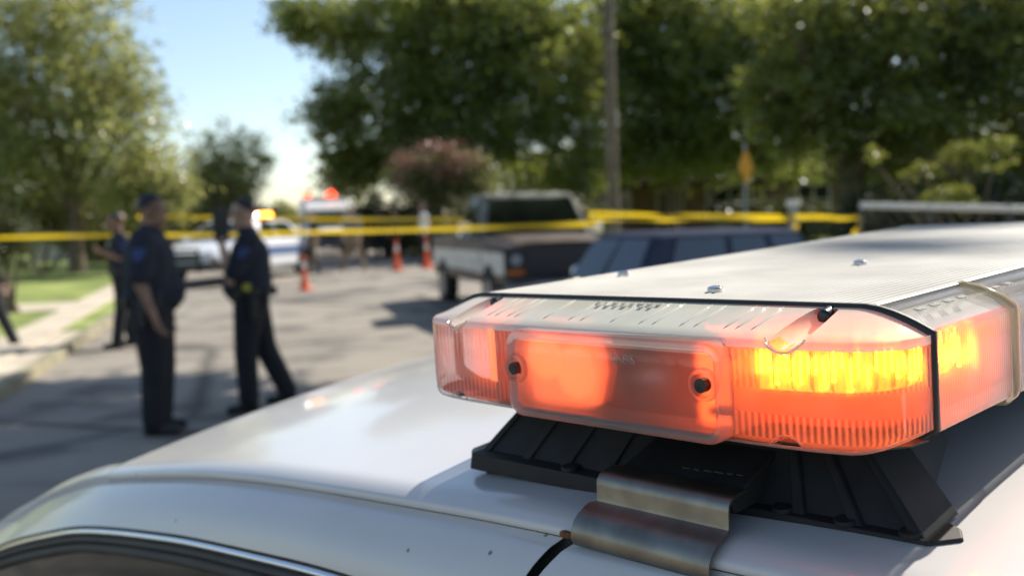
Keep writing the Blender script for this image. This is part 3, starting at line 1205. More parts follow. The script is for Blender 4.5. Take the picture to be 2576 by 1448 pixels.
for sgn in (0, 1):  # plates added to keep sun from striking through the side lens
    mb = MB(BL if sgn == 0 else (lambda u, v, w: BL(2 * UCN - u, v, w)))
    mb.loft([[(.1790, VJ + .002, -.0662), (.1990, VJ + .002, -.0592), (.1990, VJ + .002, -.0602), (.1790, VJ + .002, -.0672)],
             [(.1790, VB - .002, -.0662), (.1990, VB - .002, -.0592), (.1990, VB - .002, -.0602), (.1790, VB - .002, -.0672)]], True, True)
    mb.build('sun_baffle', mat('grey_sun_baffle', (.45, .42, .38), .6, 0, .1, 40), bar, smooth=False)
for (u, sg) in ((.2475, 1), (2 * UCN - .2475, -1)):  # walls added to keep the corner lamp's light out of the window
    mb = MB(BL)
    mb.box((u - .0006, .3565, -.1088), (u + .0006, .386, -.0690))
    mb.build('light_divider', fin_m, bar, smooth=False)
mb = MB(BL)
rings = []
for u in np.linspace(.258, .388, 12):
    rings.append([(u, .3885, -.0590), (u, .3600, -.0692), (u, .3600, -.0702), (u, .3885, -.0602)])
mb.loft(rings, True, True)
mb.build('inner_shelf', mat('grey_shelf', (.32, .31, .27), .6, 0, .1, 40), bar, smooth=False)
# the unlit alley lamp behind the window and the end wall of the bar
mb = MB(BL)
mb.box((.250, .386, -.109), (.395, .3895, -.062))
mb.build('end_wall', mat('grey_end_wall', (.13, .10, .085), .5, .2, .15, 60), bar, smooth=False)
mb = MB(BL)
rings = []
for (r_, v) in ((.016, .366), (.0155, .3665), (.0140, .372), (.010, .378), (.005, .382), (.001, .3825)):
    rings.append([(.300 + r_ * 1.1 * math.cos(2 * math.pi * k / 28), v, -.0890 + r_ * .95 * math.sin(2 * math.pi * k / 28)) for k in range(28)])
mb.loft(rings, False, True)
al_ = mb.build('alley_lamp', mat('dull_reflector', (.34, .29, .26), .35, .6, .05, 50), bar)
for (cu, hw_, m_, lo, hi) in ((.3570, .0285, glow_win, -.1085, -.064), (.2620, .0125, glow_rt, -.1085, -.064)):
    mb = MB(BL)
    rings = []
    for t in np.linspace(-1, 1, 15):
        k = max(0.02, 1 - abs(t) ** 9) ** .5
        rings.append([(cu + hw_ * t, .376 - .008 * (1 - t * t), -.0855 + (lo + .0855) * k), (cu + hw_ * t, .3745 - .008 * (1 - t * t), -.0855), (cu + hw_ * t, .376 - .008 * (1 - t * t), -.0855 + (hi + .0855) * k)])
    mb.loft(rings, False, False)
    lm = mb.build('light_module', m_, bar)
for (cu, cw, r_) in ((.3660, -.0830, .0120), (.3440, -.0900, .0135)):  # glowing discs added as hot spots behind the window
    mb = MB(BL)
    mb.ball((cu, .3665, cw), (r_, .0030, r_), 16)
    mb.build('hot_spot', glow_spot, bar)
for (cu, cw, ru, rw) in ((.2690, -.090, .0030, .008), (.2580, -.101, .006, .0025)):
    mb = MB(BL)
    mb.ball((cu, .366, cw), (ru, .002, rw), 12)
    mb.build('lamp_bracket', dark_in, bar)

# black mounting foot under the bar end
plastic = mat('black_plastic', (.012, .0115, .0115), .68, 0, .3, 60, .04, 1600)
VF = .368
def rz(v):
    return .034 * (1 - ((v - .95) / .613) ** 2) - .0036
def BF(u, v, w):
    """the foot follows the crown of the roof; its top stays level under the tray"""
    k = min(1.0, max(0.0, (-.1144 - w) / .033))
    return BL(u, v, w + rz(v) * k)
mb = MB(BF)
base = [(.441, VF), (.30, VF + .003), (.170, VF + .006), (.160, VF + .016), (.164, VF + .024), (.205, VF + .048), (.235, .49), (.43, .49), (.446, VF + .04), (.449, VF + .008)]
def poly(mb, pts, w0, w1, shrink=0):
    cu = sum(p[0] for p in pts) / len(pts); cv = sum(p[1] for p in pts) / len(pts)
    rings = []
    for t in (0, .5, 1):
        sh = shrink * t
        rings.append([(p[0] + (cu - p[0]) * sh, p[1] + (cv - p[1]) * sh, w0 + (w1 - w0) * t) for p in pts])
    mb.loft(rings, True, True)
poly(mb, base, -.1560, -.1470, .012)
poly(mb, [(p[0] + (.30 - p[0]) * .05, p[1] + (.43 - p[1]) * .10) for p in base], -.1605, -.1555)
# hollow sloping body up to the tray
rings = []
for t in np.linspace(0, 1, 7):
    w = -.1475 + (.0331) * t
    rings.append([(.176 + .040 * t, VF + .0115 + .026 * t, w), (.438 - .020 * t, VF + .0100 + .026 * t, w), (.436 - .014 * t, .488, w), (.211 + .007 * t, .488, w)])
mb.loft(rings, True, True)
# ribs standing proud of it
for (ub, utp) in ((.176, .2155), (.2030, .2335), (.230, .247), (.343, .332), (.372, .358), (.402, .386), (.436, .415)):
    rings = []
    for t in np.linspace(0, 1, 7):
        u = ub + (utp - ub) * t
        w = -.1475 + .0331 * t
        v0_ = VF + .008 + .026 * t
        th_ = .0017 + .0012 * (1 - t)
        rings.append([(u - th_, v0_, w), (u + th_, v0_, w), (u + th_ * 1.4, v0_ + .03, w), (u - th_ * 1.4, v0_ + .03, w)])
    mb.loft(rings, True, True)
foot = mb.build('mounting_foot', plastic, bar, bevel=.0008)
for (u, v) in ((.1800, VF + .0105), (.2080, VF + .0095), (.2380, VF + .0095), (.366, VF + .0075)):
    mb = MB(BF)
    mb.cyl((u, v, -.1476), (u, v, -.1452), .0050, 20)
    mb.build('bolt', plastic, foot, bevel=.0006)
mb = MB(BF)
mb.add([(.4405, VF + .0012, -.14685), (.4450, VF + .006, -.14685), (.4440, VF + .017, -.14685), (.4390, VF + .012, -.14685)], [(0, 1, 2, 3)])
mb.build('scuff', mat('grey_scuff', (.30, .28, .25), .8, 0, .4, 200), foot, smooth=False)
# cover plate and the bent steel strap that hooks the gutter
mb = MB(BL)
pu0, pu1 = .2465, .3225
mb.loft([[(pu0 + .003, .3555, -.1385), (pu1 - .002, .3555, -.1385), (pu1 - .002, .3575, -.1450), (pu0 + .003, .3575, -.1450)],
         [(pu0 + .006, .418, -.1185), (pu1 - .004, .418, -.1185), (pu1 - .004, .418, -.146), (pu0 + .006, .418, -.146)]], True, True)
mb.build('cover_plate', plastic, bar, bevel=.0008)
mb = MB(BL)
for i, (a, l) in enumerate(((.286, .004), (.280, .003), (.274, .004), (.268, .005), (.262, .003), (.257, .003))):
    t = .26 + .006 * i
    mb.box((a - l * .5, .3555 + .0625 * t - .0006, -.1385 + .02 * t), (a + l * .5, .3555 + .0625 * t + .0006, -.1385 + .02 * t + .0004))
mb.build('moulded_mark', mat('dark_print', (.07, .06, .05), .5), bar, smooth=False)
mb = MB(BL)
def strap(u):
    return [(.362, -.1357), (.3545, -.1365), (.3515, -.1374), (.3498, -.1392), (.3494, -.1420), (.3492, -.1475), (.3485, -.1498), (.3462, -.1514), (.3420, -.1530),
            (.3385, -.1546), (.3355, -.1570), (.3335, -.1605), (.3330, -.1640), (.3345, -.1668), (.3370, -.1680)]
sp = strap(0)
rings = []
TH = .0013
for i, (v, w) in enumerate(sp):
    a = np.array(sp[max(0, i - 1)]); b_ = np.array(sp[min(len(sp) - 1, i + 1)])
    d = (b_ - a) / np.linalg.norm(b_ - a)
    nrm = np.array([d[1], -d[0]])
    nrm = nrm if nrm[0] < 0 or (abs(nrm[0]) < .3 and nrm[1] > 0) else -nrm
    o_ = np.array([v, w]) + nrm * TH
    rings.append([(pu0, v, w), (pu1 + (.004 if w < -.151 else 0), v, w), (pu1 + (.004 if w < -.151 else 0), o_[0], o_[1]), (pu0, o_[0], o_[1])])
mb.loft(rings, True, True)
mb.build('steel_strap', steel, bar, angle=40)
# the other foot, on the far side of the roof
ov, ow = along(1.44)
mb = MB(BL)
vf = lambda t: 1.9 - t
mb.loft([[(.17, vf(.36), -.158), (.445, vf(.36), -.158), (.445, vf(.48), -.145), (.17, vf(.48), -.145)],
         [(.17, vf(.36), -.148), (.445, vf(.36), -.148), (.445, vf(.48), -.135), (.17, vf(.48), -.135)],
         [(.21, vf(.41), -.135), (.42, vf(.41), -.135), (.42, vf(.48), -.13), (.21, vf(.48), -.13)]], True, True)
mb.build('mounting_foot', plastic, bar)

# ------------------------------------------------------------------ trees and shrubs
bark = mat('bark', (.13, .10, .07), .9, 0, .3, 6, .8, 12)
def leaves_mesh(name, blobs, n, size, seed, clump=.55, per=26, droop=.2, gaps=0):
    """n leaf faces gathered in clumps inside the given ellipsoids (centre, radii, weight)"""
    g = np.random.default_rng(seed)
    ws = np.array([b[2] if len(b) > 2 else b[1][0] * b[1][1] * b[1][2] for b in blobs], float)
    ws /= ws.sum()
    nc = max(1, n // per)
    which = g.choice(len(blobs), nc, p=ws)
    C = np.array([b[0] for b in blobs])[which]
    Rr = np.array([b[1] for b in blobs])[which]
    d = g.normal(size=(nc, 3)); d /= np.linalg.norm(d, axis=1)[:, None]
    rad = g.random(nc) ** .42
    rad *= 1 + .16 * np.sin(5 * d[:, 0] + seed) * np.cos(4 * d[:, 2] + 2 * d[:, 1])
    cen = C + d * Rr * rad[:, None]
    cs = clump * (.6 + .8 * g.random(nc))
    idx = np.repeat(np.arange(nc), per)
    off = g.normal(size=(nc * per, 3)) * cs[idx][:, None] * np.array([.5, .5, .34])
    P = cen[idx] + off
    m = len(P)
    sz = size * (.6 + .8 * g.random(m))
    a = g.normal(size=(m, 3)); a[:, 2] *= .6; a[:, 2] -= droop
    a /= np.linalg.norm(a, axis=1)[:, None]
    b = g.normal(size=(m, 3)); b -= a * (a * b).sum(1)[:, None]; b /= np.linalg.norm(b, axis=1)[:, None]
    a *= sz[:, None]; b *= (sz * .42)[:, None]
    V = np.stack([P - a * .9, P + b * .9 - a * .1, P + a * .9, P - b * .9 - a * .1], 1).reshape(-1, 3)
    me = bpy.data.meshes.new(name)
    me.vertices.add(4 * m); me.loops.add(4 * m); me.polygons.add(m)
    me.vertices.foreach_set('co', V.astype(np.float32).ravel())
    me.loops.foreach_set('vertex_index', np.arange(4 * m, dtype=np.int32))
    me.polygons.foreach_set('loop_start', np.arange(0, 4 * m, 4, dtype=np.int32))
    me.update(calc_edges=True)
    return me

def tree(name, label, base, trunk, blobs, n, size, m, seed, clump=.55, per=26, bark_m=None, group=None, limbs=9, droop=.2, cat='tree'):
    """trunk: (height of the fork, radius at the ground, lean x, lean y); blobs are relative to the base"""
    root = empty(name, base, label, cat, group=group)
    g = random.Random(seed)
    mb = MB()
    h, r, lx, ly = trunk
    fork = Vector((lx, ly, h))
    pts = [Vector((0, 0, -.3)), Vector((0, 0, .0)), Vector((lx * .2, ly * .2, h * .35)), Vector((lx * .6 + .05, ly * .6, h * .7)), fork]
    mb.tube(pts, [r * 1.5, r * 1.25, r, r * .9, r * .85], 10)
    for i in range(limbs):
        b = blobs[i % len(blobs)]
        e = Vector(b[0]) + Vector((g.uniform(-1, 1) * b[1][0] * .6, g.uniform(-1, 1) * b[1][1] * .6, g.uniform(-.5, .7) * b[1][2]))
        mid = fork.lerp(e, .45) + Vector((g.uniform(-.2, .2), g.uniform(-.2, .2), .12 * (e - fork).length))
        st0 = Vector((lx * .8, ly * .8, h * .85)).lerp(fork, g.random())
        mb.tube([st0, mid, e], [r * .5, r * .3, r * .07], 7)
        for k in range(2):
            e2 = e.lerp(mid, .4) + Vector((g.uniform(-1, 1), g.uniform(-1, 1), g.uniform(-.3, .8))) * (.25 * (e - fork).length)
            mb.tube([mid.lerp(e, .4), e2], [r * .18, r * .04], 6)
    mb.build('trunk', bark_m or bark, root)
    me = leaves_mesh('crown', blobs, n, size, seed, clump, per, droop)
    link('crown', me, m, root, False)
    return root

def rel(base, pts, k=1.0):
    """blobs given as (picture x, y, depth, rx, ry, rz[, weight]) -> relative to base"""
    out = []
    for q in pts:
        p = at(q[0], q[1], q[2] * k) - base
        out.append((tuple(p), (q[3] * k, q[4] * k, q[5] * k)) + ((q[6],) if len(q) > 6 else ()))
    return out

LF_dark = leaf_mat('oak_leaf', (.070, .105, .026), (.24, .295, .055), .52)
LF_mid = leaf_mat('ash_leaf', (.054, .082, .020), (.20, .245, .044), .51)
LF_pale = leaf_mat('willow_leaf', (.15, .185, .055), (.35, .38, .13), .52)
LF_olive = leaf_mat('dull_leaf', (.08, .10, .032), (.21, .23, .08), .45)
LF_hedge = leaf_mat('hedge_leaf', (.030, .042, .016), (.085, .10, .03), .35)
LF_pink = leaf_mat('myrtle_bloom', (.15, .095, .065), (.26, .155, .11), .35)
LF_bright = leaf_mat('bright_leaf', (.085, .115, .018), (.22, .26, .045), .5)

# left side of the street
b = gp(190, 30)
tree('leafy_tree', 'big pale green tree filling the upper left of the photo, sky showing through', b, (2.3, .22, 0, 0),
     rel(b, [(70, 240, 30, 2.9, 2.4, 2.4), (250, 190, 29.5, 1.6, 1.7, 1.8), (120, 20, 30, 2.5, 2.2, 1.5), (300, 330, 29, 1.55, 1.7, 1.4), (150, 420, 30, 3.0, 2.2, 1.2), (390, 430, 30, .9, 1.2, 1.05),
             (-80, 330, 30, 2.2, 2.2, 3.0), (330, 240, 30, 1.1, 1.1, .6, 1.3)]), 36000, .11, LF_pale, 11, .55, 24)
b = gp(560, 36)
tree('round_tree', 'dull green tree with a sparse twiggy top in the middle of the left side', b, (1.6, .18, 0, 0),
     rel(b, [(560, 470, 36, 1.75, 1.6, 1.0), (520, 420, 36, 1.1, 1.2, .9), (610, 430, 36, 1.1, 1.2, .8), (570, 365, 36, 1.5, 1.4, .8, 1.0), (640, 400, 36, .7, .8, .5, .4)]), 5600, .10, LF_pale, 12, .35, 14)
b = gp(430, 29)
tree('small_tree', 'low yellowish green tree between the pale tree and the twiggy one', b, (1.0, .12, 0, 0),
     rel(b, [(430, 470, 29, .9, .9, .8), (380, 520, 29, 1.2, 1, .7), (330, 470, 29, 1.2, 1, .8)]), 6000, .09, LF_pale, 13, .4, 20)
def shrub(name, label, base, blobs, n, size, m, seed, clump=.3, per=20, group=None, cat='shrub'):
    root = empty(name, base, label, cat, group=group)
    g = random.Random(seed)
    mb = MB()
    for i in range(7):
        bl = blobs[i % len(blobs)]
        e = Vector(bl[0]) + Vector((g.uniform(-.6, .6) * bl[1][0], g.uniform(-.6, .6) * bl[1][1], g.uniform(-.3, .5) * bl[1][2]))
        s = Vector((g.uniform(-.15, .15), g.uniform(-.15, .15), -.1))
        mb.tube([s, s.lerp(e, .5) + Vector((0, 0, .1)), e], [.04, .028, .01], 6)
    mb.build('stem', bark, root)
    link('foliage', leaves_mesh('foliage', blobs, n, size, seed, clump, per), m, root, False)
    return root
b = gp(22, 17.5)
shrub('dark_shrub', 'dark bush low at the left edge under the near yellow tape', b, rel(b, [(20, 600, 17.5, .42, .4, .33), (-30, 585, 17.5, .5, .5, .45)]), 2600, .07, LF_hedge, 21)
b = gp(90, 31)
shrub('garden_shrub', 'wide dark green bush behind the lawn below the pale tree', b, rel(b, [(60, 540, 31, 2.0, 1, .8), (180, 550, 31, 1.5, 1, .7)]), 6000, .09, LF_olive, 22, .4)
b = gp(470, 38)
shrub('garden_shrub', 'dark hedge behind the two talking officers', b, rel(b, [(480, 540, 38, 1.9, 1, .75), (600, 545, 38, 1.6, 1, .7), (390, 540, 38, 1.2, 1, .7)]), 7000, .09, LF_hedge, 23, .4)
b = gp(715, 95)
shrub('far_tree', 'small hazy green tree at the far end of the street', b, rel(b, [(715, 545, 95, 1.9, 1.5, 1.3), (680, 552, 95, 1.4, 1.5, .9)]), 3000, .2, LF_pale, 24, .5, cat='tree')

# right side of the street
b = gp(1090, 42)
tree('large_tree', 'tall dark tree overhanging the street beside the patch of sky', b, (3.4, .34, .3, 0),
     rel(b, [(860, 70, 43, 2.0, 2.4, 1.4, 10), (1000, 240, 42, 2.9, 3, 2.2), (1180, 130, 42, 3.4, 3, 2.8), (1050, 30, 42, 2.6, 3, 1.8), (850, 300, 42, 1.3, 1.6, 1.4, 7), (890, 420, 43, 1.5, 1.6, 1.1, 9), (1120, 360, 42, 3.2, 3, 1.8),
             (1330, 250, 42, 2.8, 3, 2.6), (1300, 60, 43, 3, 3, 2.4), (760, 45, 43, 1.3, 1.5, .9, 4)]), 62000, .16, LF_dark, 31, .7, 26)
b = gp(1690, 46.5)
tree('broad_tree', 'broad dark green tree above the brown house, right of the wooden pole', b, (3.0, .3, 0, 0),
     rel(b, [(1640, 240, 36, 2.6, 2.4, 2.2), (1760, 110, 36, 3.0, 2.6, 2.2), (1600, 40, 36, 2.2, 2.2, 1.6), (1880, 250, 35, 2.4, 2.4, 2.0), (1700, 350, 36, 2.4, 2, 1.0), (1990, 90, 36, 2.4, 2.4, 2), (1500, 150, 37, 1.8, 1.6, 2.0), (1420, 430, 38, 2.2, 1.4, .9), (1260, 440, 39, 1.6, 1.2, .8), (1560, 400, 36, 1.8, 1.6, .9), (1850, 400, 36, 2.4, 1.6, .8), (1680, 415, 35, 2.2, 1.2, .55), (1980, 420, 35, 1.6, 1.2, .55)], 1.29), 58000, .185, LF_dark, 32, .75, 26)
b = gp(2140, 27)
tree('spreading_tree', 'dark tree at the right with a thick trunk and branches hanging over the fence', b, (2.4, .42, 0, 0),
     rel(b, [(2080, 230, 27, 2.2, 2.0, 1.7), (2300, 110, 27, 2.5, 2.2, 1.9), (2480, 260, 27, 2.2, 2.0, 1.5), (2250, 320, 26.5, 2.0, 2.0, 1.0), (2060, 50, 27, 2.0, 2, 1.4), (2560, 60, 27, 2, 2, 1.6), (2640, 330, 27, 1.6, 1.6, 1.3), (2000, 350, 27, 1.0, 1.2, .7), (2200, 420, 27, 1.8, 1.4, .6), (1960, 250, 28, 1.2, 1.2, 1.2), (2560, 430, 26, 1.6, 1.4, .7), (2420, 20, 28, 2.2, 2, 1.4)]), 58000, .11, LF_mid, 33, .45, 24)
b = gp(1470, 40)
tree('slender_tree', 'slender yellow green tree lit from above beside the wooden pole', b, (2.0, .1, 0, 0),
     rel(b, [(1465, 200, 31, .55, .6, 1.5), (1480, 330, 31, .65, .6, 1.2), (1430, 430, 31, .9, .7, .8), (1500, 100, 31, .5, .5, .9), (1400, 330, 31, .45, .6, .8)], 1.29), 8500, .095, LF_bright, 34, .3, 18)
b = gp(2420, 17)
shrub('sunlit_clumps', 'yellow green leaf clumps added for the sunlit branches above the fence rail', b, rel(b, [(2430, 385, 17, .42, .5, .14), (2500, 365, 17, .22, .4, .12), (2330, 425, 17, .30, .4, .09), (2200, 385, 17, .10, .2, .14), (2480, 415, 17, .3, .4, .10), (2270, 440, 17, .2, .3, .06), (2400, 500, 17, .5, .4, .25, .04)]), 2600, .05, LF_bright, 35, .12)  # brighter leaf colour stands in for sunlit branches of the tree
b = gp(1110, 33.5)
r_ = shrub('flowering_shrub', 'rounded bush with dusty pink flowers on top behind the pickup truck', b,
           rel(b, [(1110, 465, 39, 1.9, 1.2, 1.0), (1190, 435, 39, 1.05, .9, .8), (1035, 440, 39, 1.0, .8, .75), (1100, 410, 39, 1.1, .8, .55)], .86), 12000, .08, LF_olive, 36, .35)
link('blossom', leaves_mesh('blossom', rel(b, [(1030, 400, 38.2, .7, .6, .42), (1100, 375, 38.1, .95, .6, .36), (1175, 405, 38.1, .75, .6, .42), (1005, 450, 38.1, .4, .4, .35), (1130, 430, 37.8, 1.0, .4, .5)], .86), 1900, .075, 37, .3, 20), LF_pink, r_, False)
for (x, z, w, h, lab, sd_) in ((-60, 34, 2.2, 1.5, 'tall loose bush at the left edge behind the lawn', 71), (300, 36, 2.4, 1.2, 'loose green bush in front of the cream house', 72), (230, 40, 2.0, 1.9, 'taller green bush beside the cream house', 73)):
    b = gp(x, z)
    shrub('garden_shrub', lab, b, [((0, 0, h), (w, 1.0, h * .95)), ((-.5, .3, h * 1.4), (w * .6, .8, h * .7))], 7000, .11, LF_olive, sd_, .4)
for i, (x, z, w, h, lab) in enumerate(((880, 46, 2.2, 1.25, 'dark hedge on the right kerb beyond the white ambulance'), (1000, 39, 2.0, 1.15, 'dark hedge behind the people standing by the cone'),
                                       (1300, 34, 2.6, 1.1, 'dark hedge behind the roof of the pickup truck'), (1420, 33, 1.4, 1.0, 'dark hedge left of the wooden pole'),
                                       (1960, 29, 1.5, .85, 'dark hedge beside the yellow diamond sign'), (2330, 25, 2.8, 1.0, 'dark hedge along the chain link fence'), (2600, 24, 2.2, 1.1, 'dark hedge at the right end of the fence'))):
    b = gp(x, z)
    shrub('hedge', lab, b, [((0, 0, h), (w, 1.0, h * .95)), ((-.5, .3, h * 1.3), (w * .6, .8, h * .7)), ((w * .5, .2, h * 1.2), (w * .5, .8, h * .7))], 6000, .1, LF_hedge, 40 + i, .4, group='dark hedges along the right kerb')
# overhanging tree out of the top of the frame: it throws the dappled shade on the near road
b = Vector((9.3, 9.95, zg(10)))
_q = FW(.30, 1.20, -.05); _q = _q + sd * ((7.3 - _q.z) / sd.z) - b
_q2 = FW(.30, 2.1, -.05); _q2 = _q2 + sd * ((7.3 - _q2.z) / sd.z) - b
tree('shade_tree', 'tree at the right outside the frame whose branches shade the near road', b, (4.0, .3, -.6, .3),
     [((-8.6, 2.2, 7.4), (1.8, 1.3, .6), 4), ((-6.6, 3.2, 7.6), (2.0, 1.4, .6), 5), ((-4.8, 2.6, 7.4), (1.4, 1.2, .6), 3), ((-5.6, 4.8, 7.4), (1.5, .7, .4), 4), ((-8.0, 5.1, 7.5), (1.3, .6, .35), 3), ((-6.9, 6.5, 7.7), (1.4, .5, .3), 2.6), ((-9.4, 3.9, 7.6), (1.2, .7, .35), 2.5), ((-7.6, .4, 7.3), (1.4, .9, .5), 2),
      (tuple(_q), (.22, .22, .15), .16), (tuple(_q2), (.5, .5, .3), .6), ((-5.9, -1.3, 7.5), (1.1, .9, .4), 2.5), ((-4.5, -.7, 7.4), (.9, .8, .4), 1.5), ((-1.6, .6, 7.8), (1.6, 1.6, 1.0), 4), ((-10.2, 2.6, 7.8), (1.2, 1.0, .5), 2), ((-1.0, -2.2, 7.0), (.9, .9, .6), 1), ((-3.2, -.6, 7.2), (.8, .7, .35), .6)], 38000, .13, LF_mid, 51, .45, 22, limbs=16)
b = Vector((8.6, -2.5, 0))  # unseen tree, added to shade the ground behind the camera
tree('shade_tree', 'unseen tree added behind the viewpoint to shade the street beside the white car', b, (4.2, .3, -.5, .3),
     [((-4.6, 3.4, 7.6), (2.6, 1.9, 1.1)), ((-7.2, 2.2, 7.8), (2.2, 2.0, 1.0)), ((-3.0, .2, 7.6), (2.6, 2.0, 1.2)), ((-6.2, -1.0, 8.0), (2.4, 2.0, 1.0)), ((-9.4, .4, 8.0), (1.8, 1.8, .8))], 20000, .15, LF_mid, 52, .55, 22, limbs=12)
# far wood closing the horizon
blobs = []
g_ = random.Random(5)
for i in range(60):
    x = -70 + i * 3.1
    if -26 < x < -12:
        continue
    blobs.append(((x, 78 + g_.uniform(-4, 8) + (10 if x < -12 else 0), 3.4 + g_.uniform(-.4, 1.2)), (3.2, 2.5, 4.2 + g_.uniform(0, 2.2))))
tag(link('far_wood', leaves_mesh('far_wood', blobs, 30000, .34, 61, 1.0, 22), LF_hedge, None, False), 'far belt of trees closing the view beyond the houses', 'wood', kind='stuff')

# ------------------------------------------------------------------ houses
brick = mat('brown_brick', (.12, .08, .055), .9, 0, .3, 18, .3, 60)
roofm = mat('roof_shingle', (.024, .020, .017), 1, 0, .3, 14, .4, 40, spec=0)
cream = mat('cream_siding', (.62, .54, .42), .8, 0, .1, 4)
trim_m = mat('grey_trim', (.35, .34, .33), .6, 0, .1, 8)
dglass = car_glass('window_glass_dark', (.1, .12, .12), .8)
def house(name, label, loc, rz, L, D, h, rh, wallm, openings):
    root = empty(name, loc, label, 'house', rz)
    mb = MB(); mb.box((-L / 2, 0, -.3), (L / 2, D, h))
    mb.add([(-L / 2, 0, h), (-L / 2, D, h), (-L / 2, D / 2, h + rh), (L / 2, 0, h), (L / 2, D, h), (L / 2, D / 2, h + rh)], [(0, 1, 2), (3, 5, 4)])
    w = mb.build('wall', wallm, root, smooth=False)
    mb = MB()
    for sy in (0, 1):
        y0 = -.5 if sy == 0 else D + .5
        z0 = h - .25
        mb.loft([[(-L / 2 - .4, y0, z0), (L / 2 + .4, y0, z0), (L / 2 + .4, D / 2, h + rh), (-L / 2 - .4, D / 2, h + rh)],
                 [(-L / 2 - .4, y0, z0 + .14), (L / 2 + .4, y0, z0 + .14), (L / 2 + .4, D / 2, h + rh + .14), (-L / 2 - .4, D / 2, h + rh + .14)]], True, True)
    mb.build('roof', roofm, root, smooth=False)
    for (kind, x, z, ww, hh) in openings:
        mb = MB()
        t = .08
        mb.box((x - ww / 2 - t, -.06, z - t), (x + ww / 2 + t, .002, z)); mb.box((x - ww / 2 - t, -.06, z + hh), (x + ww / 2 + t, .002, z + hh + t))
        mb.box((x - ww / 2 - t, -.06, z), (x - ww / 2, .002, z + hh)); mb.box((x + ww / 2, -.06, z), (x + ww / 2 + t, .002, z + hh))
        if kind == 'window':
            mb.box((x - .03, -.05, z), (x + .03, .0, z + hh)); mb.box((x - ww / 2, -.048, z + hh * .5 - .03), (x - .03, .0, z + hh * .5 + .03)); mb.box((x + .03, -.048, z + hh * .5 - .03), (x + ww / 2, .0, z + hh * .5 + .03))
        f = mb.build(kind, trim_m, root, smooth=False)
        mb = MB(); mb.box((x - ww / 2, -.02, z), (x + ww / 2, -.004, z + hh))
        mb.build('pane' if kind == 'window' else 'leaf', dglass if kind == 'window' else mat('dark_door', (.07, .04, .03), .6), f, smooth=False)
    return root
b = gp(1760, 52)
bh = house('brick_house', 'low brown brick house in the shade behind the trees, right of the pole', b, R(-4), 13, 8, 2.5, 1.5, brick,
      (('window', -3.6, .9, 1.5, 1.2), ('door', -1.2, .05, .95, 2.0), ('window', 1.2, .9, 1.7, 1.2), ('window', 4.6, .9, 1.2, 1.2)))
bh.scale = (1.27, 1.27, 1.27)
b = gp(330, 46)
house('cream_house', 'pale cream house glimpsed through the trees at the left behind the officers', b, R(8), 9, 7, 2.5, 1.2, cream,
      (('window', -2.6, .9, 1.4, 1.2), ('door', .3, .05, .95, 2.0), ('window', 2.8, .9, 1.5, 1.2)))
b = gp(2520, 33)
house('tan_house', 'tan house wall in the shade behind the fence at the far right', b, R(-14), 8, 7, 2.4, 1.3, mat('tan_siding', (.30, .24, .18), .85, 0, .15, 4),
      (('window', -2.0, .9, 1.4, 1.2), ('window', 2.0, .9, 1.4, 1.2)))

# ------------------------------------------------------------------ people
skin_l = mat('light_skin', (.50, .31, .22), .55, 0, .08, 14)
skin_d = mat('tanned_skin', (.24, .13, .085), .5, 0, .1, 14)
navy = mat('navy_cloth', (.013, .016, .027), .85, 0, .25, 12, .3, 60)
black_cloth = mat('black_cloth', (.010, .010, .014), .85, 0, .25, 12, .3, 60)
leather = mat('black_leather', (.012, .012, .012), .45, 0, .2, 20)
tan_cloth = mat('tan_cloth', (.22, .165, .11), .9, 0, .12, 10, .3, 60)
whitecl = mat('white_cloth', (.78, .80, .86), .85, 0, .05, 10)
hair_d = mat('dark_hair', (.012, .010, .009), .6, 0, .3, 40)
hair_w = mat('grey_hair', (.55, .53, .50), .6, 0, .2, 40)
greyblue = mat('grey_blue_cloth', (.12, .14, .19), .85, 0, .2, 10)
patch_b = mat('blue_patch', (.03, .05, .15), .7, 0, .2, 50)
gold = mat('gold_badge', (.62, .48, .10), .35, .6, .1, 60)
silver = mat('silver_badge', (.6, .6, .55), .3, .8, .1, 60)

